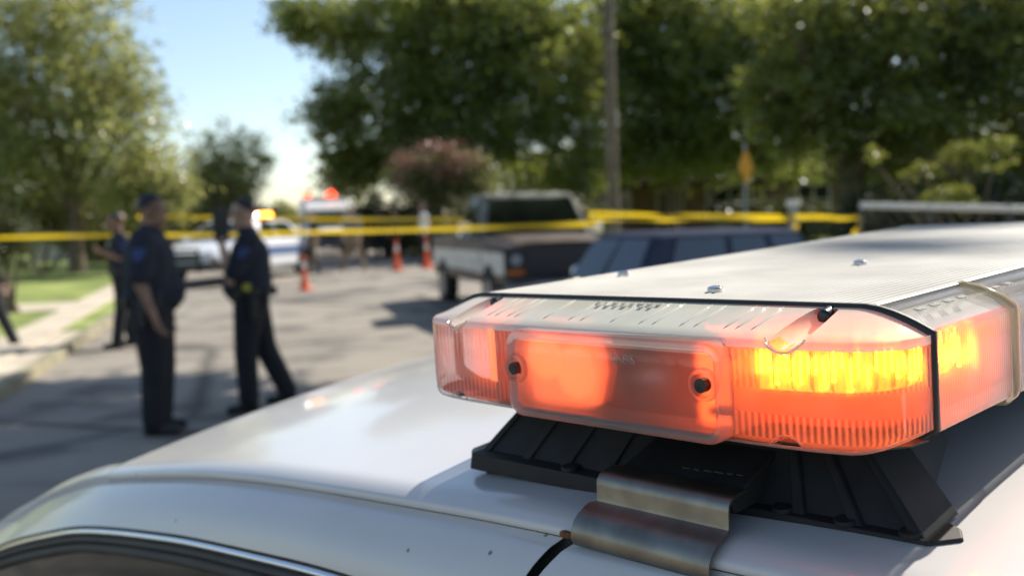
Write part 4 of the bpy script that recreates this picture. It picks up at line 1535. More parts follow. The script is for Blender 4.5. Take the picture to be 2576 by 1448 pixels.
def person(label, base, H, ang, top, legs, skin, hair, pose=None, belly=0, sleeves='short', detail=True, shoes=None, cap_m=None, extras=None, group=None, shorts=False, bulk=1.0):
    """one continuous body; ang is the heading, 0 = towards +X"""
    k = H / 1.8
    root = empty('person', base, label, 'person', ang, group)
    J = dict(pel=(0, 0, .96), ch=(0, 0, 1.30), nk=(.01, 0, 1.52), hd=(.04, 0, 1.66),
             sL=(0, .195, 1.44), eL=(-.03, .255, 1.15), wL=(.05, .27, .90), sR=(0, -.195, 1.44), eR=(-.03, -.255, 1.15), wR=(.05, -.27, .90),
             hL=(0, .095, .94), kL=(.02, .115, .51), aL=(-.02, .13, .09), hR=(0, -.095, .94), kR=(.02, -.115, .51), aR=(-.02, -.13, .09), look=0.0)
    J.update(pose or {})
    look = J.pop('look')
    J = {a: Vector(b_) for a, b_ in J.items()}
    segs = []                                    # p, q, r0, r1, material
    T, Lg, Sk, Sh = 0, 1, 2, 3
    tw = (J['ch'] - J['pel'])
    side = (J['sL'] - J['sR']).normalized()
    fwd = Vector((side.y, -side.x, 0)).normalized()
    if fwd.x < -.99: fwd = -fwd
    segs += [(J['sL'] + Vector((0, 0, -.015)), J['sR'] + Vector((0, 0, -.015)), .072, .072, T)]
    for s in (1, -1):
        segs += [(J['ch'] + side * .085 * s + Vector((0, 0, .03)), J['pel'] + side * .075 * s + Vector((0, 0, .10)), .125, .118 + belly * .5, T)]
        segs += [(J['pel'] + side * .07 * s + Vector((0, 0, .03)), J['pel'] + side * .075 * s + Vector((0, 0, -.05)), .118, .108, Lg)]
    if belly:
        segs += [(J['pel'] + fwd * (.05 + belly * .6) + Vector((0, 0, .12)), J['ch'] + fwd * .06 + Vector((0, 0, -.1)), .11 + belly, .11, T)]
    segs += [(J['ch'] + Vector((0, 0, .12)), J['nk'] + Vector((0, 0, -.03)), .09, .068, T)]
    segs += [(J['nk'] + Vector((0, 0, -.03)), J['hd'] + Vector((-.02, 0, -.03)), .060, .062, Sk)]
    hd = J['hd']
    lf = Vector((math.cos(look), math.sin(look), 0)); lsd = Vector((-lf.y, lf.x, 0))
    segs += [(hd - lf * .035 + Vector((0, 0, .045)), hd + lf * .012 + Vector((0, 0, .03)), .088, .086, Sk), (hd + lf * .02 + Vector((0, 0, .02)), hd + lf * .045 + Vector((0, 0, -.075)), .074, .050, Sk),
             (hd + lf * .085 + Vector((0, 0, .02)), hd + lf * .108 + Vector((0, 0, -.018)), .012, .017, Sk)]
    for s in (1, -1):
        segs += [(hd + lsd * .086 * s + Vector((0, 0, .015)) - lf * .01, hd + lsd * .088 * s + Vector((0, 0, -.025)) - lf * .004, .018, .013, Sk)]
    for s in 'LR':
        sh, el, wr = J['s' + s], J['e' + s], J['w' + s]
        if sleeves == 'short':
            cut = sh.lerp(el, .80)
            segs += [(sh, cut, .074, .066, T), (sh.lerp(el, .6), el, .052, .047, Sk), (el, wr, .047, .032, Sk)]
        else:
            segs += [(sh, el, .074, .060, T), (el, el.lerp(wr, .9), .058, .046, T), (el.lerp(wr, .8), wr, .038, .032, Sk)]
        d = (wr - el).normalized()
        nrm = d.cross(side).normalized() if abs(d.dot(side)) < .9 else d.cross(Vector((0, 0, 1))).normalized()
        acr = d.cross(nrm).normalized()
        if detail:
            segs += [(wr, wr + d * .085, .030, .030, Sk), (wr + acr * .018, wr + d * .09 + acr * .026, .018, .016, Sk), (wr - acr * .018, wr + d * .09 - acr * .026, .018, .016, Sk)]
            for q, ln in ((-.033, .062), (-.011, .080), (.011, .085), (.033, .074)):
                a0 = wr + d * .09 + acr * q
                a1 = a0 + d * ln * .55 + nrm * .012
                a2 = a1 + d * ln * .35 + nrm * .030
                segs += [(a0, a1, .0105, .0098, Sk), (a1, a2, .0098, .0085, Sk)]
            t0 = wr + d * .03 + acr * .03 * (1 if s == 'R' else -1)
            segs += [(t0, t0 + d * .04 + nrm * .03 + acr * .012 * (1 if s == 'R' else -1), .013, .011, Sk), (t0 + d * .04 + nrm * .03 + acr * .012 * (1 if s == 'R' else -1), t0 + d * .072 + nrm * .045, .011, .009, Sk)]
        else:
            segs += [(wr, wr + d * .11, .034, .028, Sk)]
        hp, kn, an = J['h' + s], J['k' + s], J['a' + s]
        lm_ = Lg
        segs += [(hp, kn, .104, .074, Lg), (kn, an + Vector((0, 0, .03)), .074 if not shorts else .055, .066 if not shorts else .04, Lg if not shorts else Sk)]
        toe = an + Vector((.155, .02 if s == 'L' else -.02, -.055))
        toe.z = max(toe.z, .032)
        segs += [(an + Vector((-.03, 0, -.035)), toe, .050, .040, Sh), (an + Vector((-.05, 0, -.05)), an + Vector((.06, 0, -.055)), .040, .042, Sh), (an + Vector((0, 0, .05)), an + Vector((0, 0, -.02)), .052, .052, Sh)]
    if bulk != 1:
        segs = [(p, q, r0 * (bulk if m_ in (T, Lg) else 1), r1 * (bulk if m_ in (T, Lg) else 1), m_) for (p, q, r0, r1, m_) in segs]
    mb = MB()
    for (p, q, r0, r1, m_) in segs:
        mb.capsule(Vector(p) * k, Vector(q) * k, r0 * k, r1 * k, 14 if detail else 10)
    me = mb.mesh('body')
    tmp = bpy.data.objects.new('t', me)
    COL.objects.link(tmp)
    rm = tmp.modifiers.new('r', 'REMESH')
    rm.mode = 'VOXEL'
    rm.voxel_size = .0095 if detail else .022
    sm = tmp.modifiers.new('s', 'SMOOTH')
    sm.iterations = 3
    sm.factor = .4
    bpy.context.view_layer.update()
    new = bpy.data.meshes.new_from_object(tmp.evaluated_get(bpy.context.evaluated_depsgraph_get()))
    bpy.data.objects.remove(tmp, do_unlink=True)
    n = len(new.polygons)
    cen = np.empty(n * 3); new.polygons.foreach_get('center', cen); cen = cen.reshape(-1, 3)
    best = np.full(n, 1e9); mi = np.zeros(n, int)
    for (p, q, r0, r1, m_) in segs:
        p = np.array(Vector(p) * k); q = np.array(Vector(q) * k)
        d = q - p; L2 = max(1e-9, d @ d)
        t = np.clip(((cen - p) @ d) / L2, 0, 1)
        dist = np.linalg.norm(cen - (p + t[:, None] * d), axis=1) - (r0 + (r1 - r0) * t) * k
        better = dist < best
        best[better] = dist[better]; mi[better] = m_
    new.polygons.foreach_set('material_index', mi.astype(np.int32))
    new.polygons.foreach_set('use_smooth', np.ones(n, bool))
    new.name = 'body'
    link('body', new, [top, legs, skin, shoes or leather], root, False)
    hdk = hd * k
    # hair or cap
    mb = MB()
    rings = []
    for i in range(10):
        a = R(8 + 100 * i / 9.0)
        ring = []
        for j in range(24):
            b_ = 2 * math.pi * j / 24
            back = (1 - math.cos(b_)) / 2
            low = .50 * (1 - back) ** 2 - .10 * back * (1 - back) * 4 * .5 - .62 * back ** 2
            el_ = max(low, math.cos(a))
            rr = .0945 * math.sqrt(max(0, 1 - min(1, abs(el_)) ** 2)) + (.0 if el_ > low else -.004)
            off = lf * (rr * 1.10 * math.cos(b_) - .014) + lsd * (rr * math.sin(b_))
            ring.append(tuple(hdk + (off + Vector((0, 0, .042 + .098 * el_))) * k))
        rings.append(ring)
    mb.loft(rings, True, True)
    if cap_m:
        mb.loft([[tuple(hdk + (lf * (.095 + x) + lsd * y + Vector((0, 0, .075 + z))) * k) for (x, y) in ((-.03, -.075), (.045, -.05), (.065, 0), (.045, .05), (-.03, .075))] for z in (0, .012)], True, True)
        mb.build('cap', cap_m, root)
    else:
        mb.build('hair', hair, root)
    if extras:
        extras(root, k, J, lf, lsd, hdk, side, fwd)
    return root, J, k

def officer_kit(glasses=True, badge=True, arms='LR', yellow=False, side_item=None):
    def f(root, k, J, lf, lsd, hdk, side, fwd):
        if glasses:
            mb = MB()
            mb.loft([[tuple(hdk + (lf * (.092 - .03 * abs(y) / .07) + lsd * y + Vector((0, 0, z))) * k) for (y, z) in ((-.072, .018), (-.072, .045), (0, .040), (.072, .045), (.072, .018), (0.012, .016), (0, .026), (-.012, .016))],
                     [tuple(hdk + (lf * (.100 - .03 * abs(y) / .07) + lsd * y + Vector((0, 0, z))) * k) for (y, z) in ((-.072, .018), (-.072, .045), (0, .040), (.072, .045), (.072, .018), (0.012, .016), (0, .026), (-.012, .016))]], True, True)
            for s in (1, -1):
                mb.tube([tuple(hdk + (lf * .06 + lsd * .08 * s + Vector((0, 0, .035))) * k), tuple(hdk + (-lf * .02 + lsd * .094 * s + Vector((0, 0, .03))) * k)], .004 * k, 6)
            mb.build('sunglasses', leather, root)
        # duty belt with pouches
        mb = MB()
        P = J['pel'] * k
        ring0 = []
        rings = []
        for (dz, ex_) in ((.035, .004), (.035, .012), (.085, .012), (.085, .004)):
            ring = []
            for j in range(28):
                a = 2 * math.pi * j / 28
                ring.append(tuple(P + (fwd * (.168 + ex_) * math.cos(a) + side * (.235 + ex_) * math.sin(a) + Vector((0, 0, dz))) * k))
            rings.append(ring)
        mb.loft(rings, False, True)
        belt = mb.build('belt', leather, root)
        for (a, w, h, z) in ((60, .045, .07, .03), (95, .06, .20, -.10), (130, .05, .09, .02), (-60, .05, .08, .03), (-95, .055, .17, -.07), (-140, .05, .09, .02), (180, .06, .08, .03)):
            mb = MB()
            a = R(a)
            c_ = P + (fwd * .182 * math.cos(a) + side * .255 * math.sin(a) + Vector((0, 0, z + .02))) * k
            o_ = (fwd * math.cos(a) + side * math.sin(a)).normalized(); t_ = Vector((-o_.y, o_.x, 0))
            q = [c_ + (o_ * (.028 * x) + t_ * (w * y)) * k for (x, y) in ((-1, -.5), (1, -.4), (1, .4), (-1, .5))]
            mb.loft([[tuple(p + Vector((0, 0, -h * .5 * k))) for p in q], [tuple(p + Vector((0, 0, h * .5 * k))) for p in q]], True, True)
            mb.build('pouch', leather, belt, bevel=.006)
        for s in arms:
            sg = 1 if s == 'L' else -1
            mb = MB()
            c_ = J['s' + s].lerp(J['e' + s], .30) * k + side * (.094 * sg * k)
            fx = fwd; up = (J['s' + s] - J['e' + s]).normalized()
            pts = [(-.042, .045), (.042, .045), (.046, 0), (.03, -.04), (0, -.055), (-.03, -.04), (-.046, 0)]
            mb.loft([[tuple(c_ + (fx * x + up * y + side * (sg * e)) * k) for (x, y) in pts] for e in (0, .012)], True, True)
            mb.build('shoulder_patch', patch_b, root)
        if badge:
            mb = MB()
            c_ = (J['ch'] + Vector((0, 0, .07)) + side * .10) * k + fwd * .165 * k
            pts = [(-.03, .035), (0, .045), (.03, .035), (.032, -.01), (0, -.045), (-.032, -.01)]
            mb.loft([[tuple(c_ + (side * x + Vector((0, 0, y)) + fwd * e) * k) for (x, y) in pts] for e in (0, .01)], True, True)
            mb.build('badge', silver, root)
        if yellow:
            mb = MB()
            a = R(yellow)
            c_ = P + (fwd * .19 * math.cos(a) + side * .262 * math.sin(a) + Vector((0, 0, .10))) * k
            o_ = (fwd * math.cos(a) + side * math.sin(a)).normalized(); t_ = Vector((-o_.y, o_.x, 0))
            mb.loft([[tuple(c_ + (t_ * x + Vector((0, 0, y)) + o_ * e) * k) for (x, y) in ((-.03, -.026), (.03, -.026), (.03, .026), (-.03, .026))] for e in (0, .02)], True, True)
            mb.build('yellow_tag', mat('yellow_plastic', (.45, .38, .02), .5), root)
        mb = MB()
        c_ = (J['sL' if 'L' in arms else 'sR'] + Vector((0, 0, .02))) * k + fwd * .05 * k - side * .06 * k * (1 if 'L' in arms else -1)
        mb.capsule(c_ + Vector((0, 0, .02)), c_ + Vector((0, 0, -.05)) + fwd * .03, .022 * k, .022 * k, 10)
        mb.build('shoulder_microphone', leather, root)
    return f
GRP = 'police officers in dark uniform'
p1 = gp(372, 7.55)
person('tall stout officer in dark uniform seen from the side, one bare arm hanging', p1, 1.83, R(8), navy, black_cloth, skin_d, hair_d,
       dict(look=R(-12), eR=(-.02, -.27, 1.15), wR=(.07, -.28, .90), eL=(.0, .27, 1.15), wL=(.05, .27, .90), hL=(0, .10, .94), kL=(.03, .10, .51), aL=(.0, .11, .09), aR=(.0, -.12, .09)),
       belly=.03, bulk=1.38, extras=officer_kit(arms='R', badge=False), group=GRP)
p2 = gp(626, 8.4)
person('officer in dark uniform and sunglasses holding a radio up to the face', p2, 1.80, R(194), navy, black_cloth, skin_l, hair_d,
       dict(look=R(14), sL=(.0, .195, 1.44), eL=(.16, .24, 1.12), wL=(.21, .21, 1.38), eR=(.08, -.25, 1.16), wR=(.22, -.10, 1.22), hL=(.02, .10, .94), kL=(.07, .12, .51), aL=(.06, .13, .09), kR=(-.09, -.13, .51), aR=(-.26, -.14, .10)),
       belly=.03, bulk=1.32, extras=officer_kit(arms='L', yellow=80), group=GRP)
p3 = gp(300, 13.2)
person('officer in dark uniform further back at the left, both hands raised', p3, 1.80, R(212), navy, black_cloth, skin_d, hair_d,
       dict(look=R(0), eL=(.06, .26, 1.20), wL=(.22, .12, 1.28), eR=(.06, -.26, 1.20), wR=(.22, -.10, 1.27), kL=(.05, .11, .51), aL=(.12, .13, .09), kR=(-.02, -.11, .51), aR=(-.12, -.13, .09)),
       extras=officer_kit(glasses=False), bulk=1.12, group=GRP)
_h = R(194)
def p2w(x, y, z):
    return Vector((p2.x + x * math.cos(_h) - y * math.sin(_h), p2.y + x * math.sin(_h) + y * math.cos(_h), p2.z + z))
radio = empty('handheld_radio', p2w(.215, .19, 1.52), 'black handheld radio held up to the face of the officer with a raised arm', 'radio', _h)
mb = MB()
mb.loft([[(x, y, z) for (x, y) in ((-.062 * q, -.055 * q), (.062 * q, -.055 * q), (.062 * q, .055 * q), (-.062 * q, .055 * q))] for (z, q) in ((-.09, .85), (-.02, .95), (.08, 1.1), (.17, 1.05))], True, True)
mb.build('radio_body', leather, radio, bevel=.008)
mb = MB(); mb.cyl((0, .030, .165), (0, .030, .235), .012, 10); mb.build('antenna', leather, radio)
mb = MB(); mb.cyl((0, -.025, .165), (0, -.025, .19), .013, 12); mb.build('knob', leather, radio)
p5 = gp(-52, 12.9)
person('person in black cut off by the left edge, only a striding leg seen', p5, 1.80, R(-12), black_cloth, black_cloth, skin_d, hair_d,
       dict(kL=(.16, .11, .52), aL=(.34, .12, .09), kR=(-.06, -.11, .50), aR=(-.30, -.12, .12)), sleeves='long')
p6 = gp(790, 27.6)
person('person in tan trousers and dark shirt walking on the road beside the ambulance', p6, 1.72, R(200), navy, tan_cloth, skin_l, hair_d,
       dict(kL=(.10, .10, .5), aL=(.20, .10, .09), aR=(-.12, -.1, .1)), detail=False, shoes=greyblue)
p7 = gp(885, 28.6)
person('white haired person in tan trousers standing with legs apart on the road', p7, 1.88, R(250), greyblue, tan_cloth, skin_l, hair_w,
       dict(kL=(.02, .20, .5), aL=(0, .36, .09), kR=(0, -.18, .5), aR=(0, -.34, .09)), detail=False, shoes=tan_cloth)
p8 = gp(955, 37)
person('person in dark clothes standing in the shade left of another by the kerb', p8, 1.86, R(260), black_cloth, black_cloth, skin_d, hair_d, {}, detail=False)
p9 = gp(996, 36)
person('person in brown clothes standing in the shade behind the middle cone', p9, 1.86, R(230), mat('brown_cloth', (.06, .035, .025), .9), black_cloth, skin_l, hair_d, {}, detail=False)
p10 = gp(1066, 30)
person('person in a bright white shirt standing behind the end of the pickup', p10, 1.90, R(200), whitecl, black_cloth, skin_d, hair_d, {}, detail=False, sleeves='long')

# ------------------------------------------------------------------ vehicles in the street
def vframe(x, y=None):
    return x
hub_m = mat('dull_wheel', (.30, .30, .30), .4, .7, .15, 20)
lampglass = mat('lamp_glass', (.72, .74, .75), .12, .2, .05, 20, coat=1)
red_lens = mat('red_lens', (.45, .03, .02), .2, 0, .1, 20, coat=1)
amber_lens = mat('amber_lens', (.55, .16, .02), .2, 0, .1, 20, coat=1)
dark_plastic = mat('dark_grille', (.018, .018, .02), .5, 0, .3, 40)

def section(x, hw, z0, z1, rt=.10, rb=.06, tum=0.0):
    """rounded box cross section at x; tum narrows the top"""
    t = hw - tum
    return [(x, -hw, z0 + rb), (x, -hw, z0 + (z1 - z0) * .55), (x, -t - (hw - t) * .1, z1 - rt), (x, -t + rt * .35, z1 - rt * .25), (x, -t + rt, z1), (x, 0, z1 + .012), (x, t - rt, z1), (x, t - rt * .35, z1 - rt * .25),
            (x, t + (hw - t) * .1, z1 - rt), (x, hw, z0 + (z1 - z0) * .55), (x, hw, z0 + rb), (x, hw - rb, z0), (x, -hw + rb, z0)]

def loft_body(stations):
    mb = MB()
    mb.loft([section(*s) for s in stations], True, True)
    return mb

def panel(mb, quad, off, t=.012):
    """a thin pane given by four corners, pushed out along its normal"""
    q = [Vector(p) for p in quad]
    n = (q[1] - q[0]).cross(q[3] - q[0]).normalized()
    mb.loft([[tuple(p + n * off) for p in q], [tuple(p + n * (off + t)) for p in q]], True, True)

def greenhouse(root, xs_, zb, zt, hwb, hwt, paint, gl, side_split, name='cabin', parts=True):
    """xs_: base front, top front, top rear, base rear"""
    bf, tf, tr_, br = xs_
    mb = MB()
    def ring(z, f, r, hw, rd):
        return [(f, -hw + rd, z), (f - rd * .4, -hw, z), (r + rd * .4, -hw, z), (r, -hw + rd, z), (r, hw - rd, z), (r + rd * .4, hw, z), (f - rd * .4, hw, z), (f, hw - rd, z)]
    zm = zt - .05
    k = (zm - zb) / (zt - zb)
    L = lambda a, b_: a + (b_ - a) * k
    mb.loft([ring(zb, bf, br, hwb, .10), ring(zm, L(bf, tf), L(br, tr_), hwb + (hwt - hwb) * k, .12), ring(zt - .012, tf - .04, tr_ + .04, hwt - .04, .14), ring(zt, tf - .12, tr_ + .12, hwt - .16, .2)], True, True)
    cab = mb.build(name, paint, root, bevel=.012)
    def P(fr, h, s):
        """fr 0 = front, 1 = rear along the side at height fraction h, side s"""
        f = bf + (tf - bf) * h; r = br + (tr_ - br) * h
        hw = hwb + (hwt - hwb) * h
        return (f + (r - f) * fr, s * (hw + .001), zb + (zt - zb) * h)
    lo, hi = .08, .86
    for s in (1, -1):
        for (a, b_) in side_split:
            mb = MB()
            q = [P(a + .0, lo, s), P(b_, lo, s), P(b_, hi, s), P(a, hi, s)]
            panel(mb, q[::-1] if s < 0 else q, .003)
            mb.build('side_window', gl, root, smooth=False)
    def FQ(front, y0, y1):
        out = []
        for (y, h) in ((y0, lo), (y1, lo), (y1, hi), (y0, hi)):
            x = (bf + (tf - bf) * h) if front else (br + (tr_ - br) * h)
            hw = hwb + (hwt - hwb) * h - .10
            out.append((x, y * hw, zb + (zt - zb) * h))
        return out
    mb = MB(); panel(mb, FQ(True, -1, 1), .004); mb.build('windshield', gl, root, smooth=False)
    mb = MB(); panel(mb, FQ(False, 1, -1), .004); mb.build('rear_window', gl, root, smooth=False)
    return cab

def wheels(root, xs_, hw, r=.34, wid=.24, rimm=None):
    for x in xs_:
        for s in (1, -1):
            mb = MB()
            mb.cyl((x, s * (hw - .10), r + .03), (x, s * (hw + .006), r + .03), r + .07, 28)
            mb.build('wheel_arch', seam_m, root)
            wheel_parts(root, (x, s * (hw - wid * .5 + .02), r), (0, s, 0), r, wid, rimm or hub_m)

def lamp(root, name, p, ax, r, m):
    mb = MB()
    p = Vector(p); ax = Vector(ax)
    mb.cyl(p, p + ax * .03, r, 18)
    mb.ball(tuple(p + ax * .03), (r * .9, r * .9, r * .9) if False else (max(.012, abs(ax.x) * .02 + (1 - abs(ax.x)) * r * .9), max(.012, abs(ax.y) * .02 + (1 - abs(ax.y)) * r * .9), r * .9), 12)
    return mb.build(name, m, root)

glass_car = car_glass('car_glass', (.40, .48, .44), .18, 2.0)
glass_blue = car_glass('reflecting_glass', (.16, .20, .20), .45, 2.3)

# the old two tone pickup parked at the right kerb, nose towards us
two, tt, tp_, _ = nodes('two_tone_paint')
def _two():
    N, L = tt.nodes, tt.links
    tc = N.new('ShaderNodeTexCoord'); sx = N.new('ShaderNodeSeparateXYZ'); L.new(tc.outputs['Object'], sx.inputs[0])
    nz = N.new('ShaderNodeTexNoise'); nz.inputs['Scale'].default_value = 3; nz.inputs['Detail'].default_value = 8
    L.new(tc.outputs['Object'], nz.inputs['Vector'])
    ad = N.new('ShaderNodeMath'); ad.operation = 'MULTIPLY_ADD'; ad.inputs[1].default_value = .05
    L.new(nz.outputs['Fac'], ad.inputs[0]); L.new(sx.outputs['Z'], ad.inputs[2])
    r = N.new('ShaderNodeValToRGB'); r.color_ramp.interpolation = 'CONSTANT'
    e = r.color_ramp.elements
    br, wh = (.062, .042, .031, 1), (.62, .60, .55, 1)
    e[0].color = br; e[0].position = 0
    e[1].color = wh; e[1].position = .70 / 2
    n3 = e.new(1.02 / 2); n3.color = br
    mp = N.new('ShaderNodeMath'); mp.operation = 'MULTIPLY'; mp.inputs[1].default_value = .5
    L.new(ad.outputs[0], mp.inputs[0]); L.new(mp.outputs[0], r.inputs['Fac'])
    rr = N.new('ShaderNodeValToRGB'); rr.color_ramp.elements[0].position = .62; rr.color_ramp.elements[1].position = .70
    L.new(nz.outputs['Fac'], rr.inputs['Fac'])
    mx = N.new('ShaderNodeMixRGB'); mx.inputs[2].default_value = (.11, .05, .025, 1)
    L.new(rr.outputs['Color'], mx.inputs[0]); L.new(r.outputs['Color'], mx.inputs[1])
    L.new(mx.outputs[0], tp_.inputs['Base Color']); tp_.inputs['Roughness'].default_value = .45
_two()
TZ = 14.2
tf_l = gp(1264, TZ)
dirv = Vector((.275, -1, 0)).normalized()         # heading of the truck
rz = math.atan2(dirv.y, dirv.x)
lf_ = Vector((-dirv.y, dirv.x, 0))               # its left
# front corner on its right hand side (image left)
tr_loc = tf_l - dirv * 2.62 + lf_ * .98
tr_loc.z = zg(tr_loc.y)
truck = empty('pickup_truck', tr_loc, 'old brown and white pickup truck with faded paint parked facing us', 'pickup truck', rz)
br_m = mat('brown_paint', (.055, .036, .028), .6, 0, .35, 2.5, coat=0, spec=.2, col2=(.12, .085, .06))
mb = MB()
for s in (1, -1):
    mb.box((-2.65, s * .98 - (.07 if s > 0 else 0), .52), (-.42, s * .98 + (.07 if s < 0 else 0), 1.22))
mb.box((-2.60, -.90, .60), (-.45, .90, .66)); mb.box((-.48, -.90, .66), (-.42, .90, 1.20))
mb.build('bed', two, truck, bevel=.02)
mb = MB(); mb.box((-2.70, -.90, .56), (-2.63, .90, 1.20)); mb.build('tailgate', two, truck, bevel=.015)
mb = MB()
mb.loft([section(-.40, .97, .50, 1.22, .06, .05), section(.9, .97, .50, 1.22, .06, .05), section(1.1, .98, .50, 1.20, .08, .05), section(2.45, .98, .50, 1.14, .10, .05), section(2.60, .96, .54, 1.10, .12, .05)], True, True)
mb.build('body', two, truck, angle=40)
mb = MB()
rings = []
for (x, z) in ((1.12, 1.215), (1.6, 1.21), (2.2, 1.185), (2.52, 1.15), (2.58, 1.11)):
    rings.append([(x, q * .78, z + .035 * (1 - q * q) ** .5) for q in np.linspace(-1, 1, 12)])
mb.loft(rings, False, False)
mb.build('hood', br_m, truck)
greenhouse(truck, (1.12, .66, -.30, -.40), 1.20, 1.92, .94, .76, mat('faded_roof', (.20, .20, .175), .9, 0, .4, 3, spec=.05), glass_car, [(.13, .93)])
mb = MB(); mb.box((2.56, -.97, .56), (2.612, .97, 1.09)); mb.build('nose_shade_panel', mat('dark_nose_shade', (.03, .03, .036), .5, 0, .2, 6), truck, bevel=.02)  # dark sheet over the nose, standing in for its shade
mb = MB(); mb.box((2.58, -.66, .70), (2.635, .66, 1.04)); gr = mb.build('grille', dark_plastic, truck, smooth=False)
mb = MB()
for i in range(5):
    z = .735 + i * .065
    mb.box((2.635, -.64, z), (2.65, .64, z + .02))
mb.build('grille_bars', mat('dull_chrome', (.10, .10, .13), .35, .8, .1, 20), gr, smooth=False)
for s in (1, -1):
    mb = MB(); mb.box((2.58, s * .80 - .13, .78), (2.628, s * .80 + .13, 1.02)); mb.build('headlight_surround', dark_plastic, truck, smooth=False)
    lamp(truck, 'headlight', (2.625, s * .80, .90), (1, 0, 0), .085, mat('dull_lamp_glass', (.22, .25, .30), .2, .1, .1, 20, coat=.5))
    mb = MB(); mb.box((2.60, s * .80 - .13, .68), (2.635, s * .80 + .13, .75)); mb.build('turn_signal', amber_lens, truck, bevel=.01)
    mb = MB(); mb.box((-2.715, s * .90 - .05, .72), (-2.69, s * .90 + .05, 1.10)); mb.build('tail_light', red_lens, truck, bevel=.01)
    mb = MB(); mb.tube([(.78, s * .95, 1.30), (.80, s * 1.12, 1.33)], .012, 6); mb.box((.75, s * 1.12 - .09, 1.24), (.83, s * 1.12 + .09, 1.46)); mb.build('side_mirror', chrome, truck, bevel=.015)
mb = MB(); mb.loft([[(2.62, -1.0, .44), (2.80, -.93, .44), (2.82, 0, .44), (2.80, .93, .44), (2.62, 1.0, .44)], [(2.62, -1.0, .62), (2.80, -.93, .62), (2.82, 0, .62), (2.80, .93, .62), (2.62, 1.0, .62)]], True, True)
mb.build('front_bumper', mat('dull_bumper', (.06, .062, .07), .45, .2, .2, 8), truck, bevel=.02)
wheels(truck, (-1.75, 1.72), .985, .36, .24)

# the dark blue car behind the light bar
blue = mat('dark_blue_paint', (.050, .060, .092), .9, 0, .1, 3, coat=0, spec=.02)
bl_loc = gp(1740, 11.3)
a = R(203)
bl_loc.z = zg(bl_loc.y)
bc = empty('parked_car', bl_loc, 'dark blue car parked between the pickup truck and the light bar', 'car', a)
loft_body([(-2.0, .78, .35, .76, .10, .08), (-1.85, .86, .28, .82, .10), (-1.2, .89, .26, .83, .08), (1.0, .89, .26, .83, .08), (1.5, .88, .26, .82, .10), (2.15, .84, .28, .76, .12), (2.32, .76, .34, .70, .12)]).build('body', blue, bc, angle=40)
greenhouse(bc, (1.22, .84, -.95, -1.30), .80, 1.375, .86, .68, blue, glass_blue, [(.13, .44), (.475, .70), (.74, .94)])
mb = MB(); mb.tube([(1.215, 0, .85), (.885, 0, 1.325)], .014, 8); mb.build('windshield_reflection', dark_plastic, bc)  # dark bar standing in for a reflection in the windshield
for s in (1, -1):
    lamp(bc, 'headlight', (2.28, s * .58, .66), (1, 0, 0), .08, lampglass)
    mb = MB(); mb.ball((.98, s * .99, .92), (.06, .10, .06), 12); mb.tube([(.98, s * .85, .88), (.98, s * .97, .90)], .015, 6); mb.build('side_mirror', chrome, bc)
    mb = MB(); mb.box((-2.02, s * .62 - .14, .56), (-1.97, s * .62 + .14, .70)); mb.build('tail_light', red_lens, bc, bevel=.01)
mb = MB(); mb.box((2.26, -.38, .52), (2.335, .38, .68)); mb.build('grille', dark_plastic, bc, smooth=False)
mb = MB(); mb.box((2.20, -.80, .32), (2.40, .80, .46)); mb.build('front_bumper', dark_plastic, bc, bevel=.03)
wheels(bc, (-1.25, 1.42), .89, .31, .2)
# patrol car further down the street
pw = mat('patrol_white', (.70, .71, .73), .3, 0, .03, 4, coat=.4)
pb = mat('patrol_blue', (.10, .15, .30), .4, 0, .05, 6)
PZ = 26
pc_l = gp(606, PZ)
pc_l.z = zg(pc_l.y)
pc = empty('patrol_car', pc_l, 'white patrol car with a blue door stripe and lit roof lights behind the officers', 'police car', R(254))
loft_body([(-2.65, .82, .42, .90, .10, .08), (-2.45, .93, .32, 1.02, .10), (-1.5, .97, .30, 1.05, .08), (1.1, .97, .30, 1.02, .08), (1.6, .96, .30, .98, .10), (2.4, .90, .34, .84, .14), (2.58, .80, .42, .74, .12)]).build('body', pw, pc, angle=40)
greenhouse(pc, (1.25, .45, -1.15, -1.75), 1.01, 1.53, .93, .70, pw, glass_car, [(.16, .48), (.51, .90)])
for s in (1, -1):
    mb = MB()
    mb.box((-1.5, s * .972 - (.0 if s > 0 else .008), .62), (1.35, s * .972 + (.008 if s > 0 else .0), .84)); mb.build('door_stripe', pb, pc, smooth=False)
    lamp(pc, 'headlight', (2.50, s * .66, .70), (1, 0, 0), .10, lampglass)
    mb = MB(); mb.box((.85, s * 1.06 - .10, 1.05), (.95, s * 1.06 + .10, 1.20)); mb.tube([(.9, s * .9, 1.05), (.9, s * 1.0, 1.1)], .02, 6); mb.build('side_mirror', pw, pc, bevel=.02)
mb = MB(); mb.box((2.50, -.45, .56), (2.595, .45, .74)); mb.build('grille', dark_plastic, pc, smooth=False)
mb = MB(); mb.box((2.46, -.88, .34), (2.68, .88, .52)); mb.build('front_bumper', dark_plastic, pc, bevel=.03)
mb = MB(); mb.box((2.68, -.5, .30), (2.74, -.44, .86)); mb.box((2.68, .44, .30), (2.74, .5, .86)); mb.box((2.675, -.5, .80), (2.735, .5, .86)); mb.build('push_bar', dark_plastic, pc, smooth=False)
mb = MB(); mb.box((-.18, -.86, 1.54), (.14, .86, 1.60)); lb = mb.build('light_bar', dark_plastic, pc, bevel=.01)
lw = lamp_mat('white_lamp', (1, .98, .92), 26)
lo_ = lamp_mat('amber_lamp', (1, .20, .015), 16)
lr = lamp_mat('red_lamp', (1, .035, .012), 12)
lwd = lamp_mat('glint_glow', (1, .98, .92), 12)
wheels(pc, (-1.6, 1.62), .97, .33, .22)
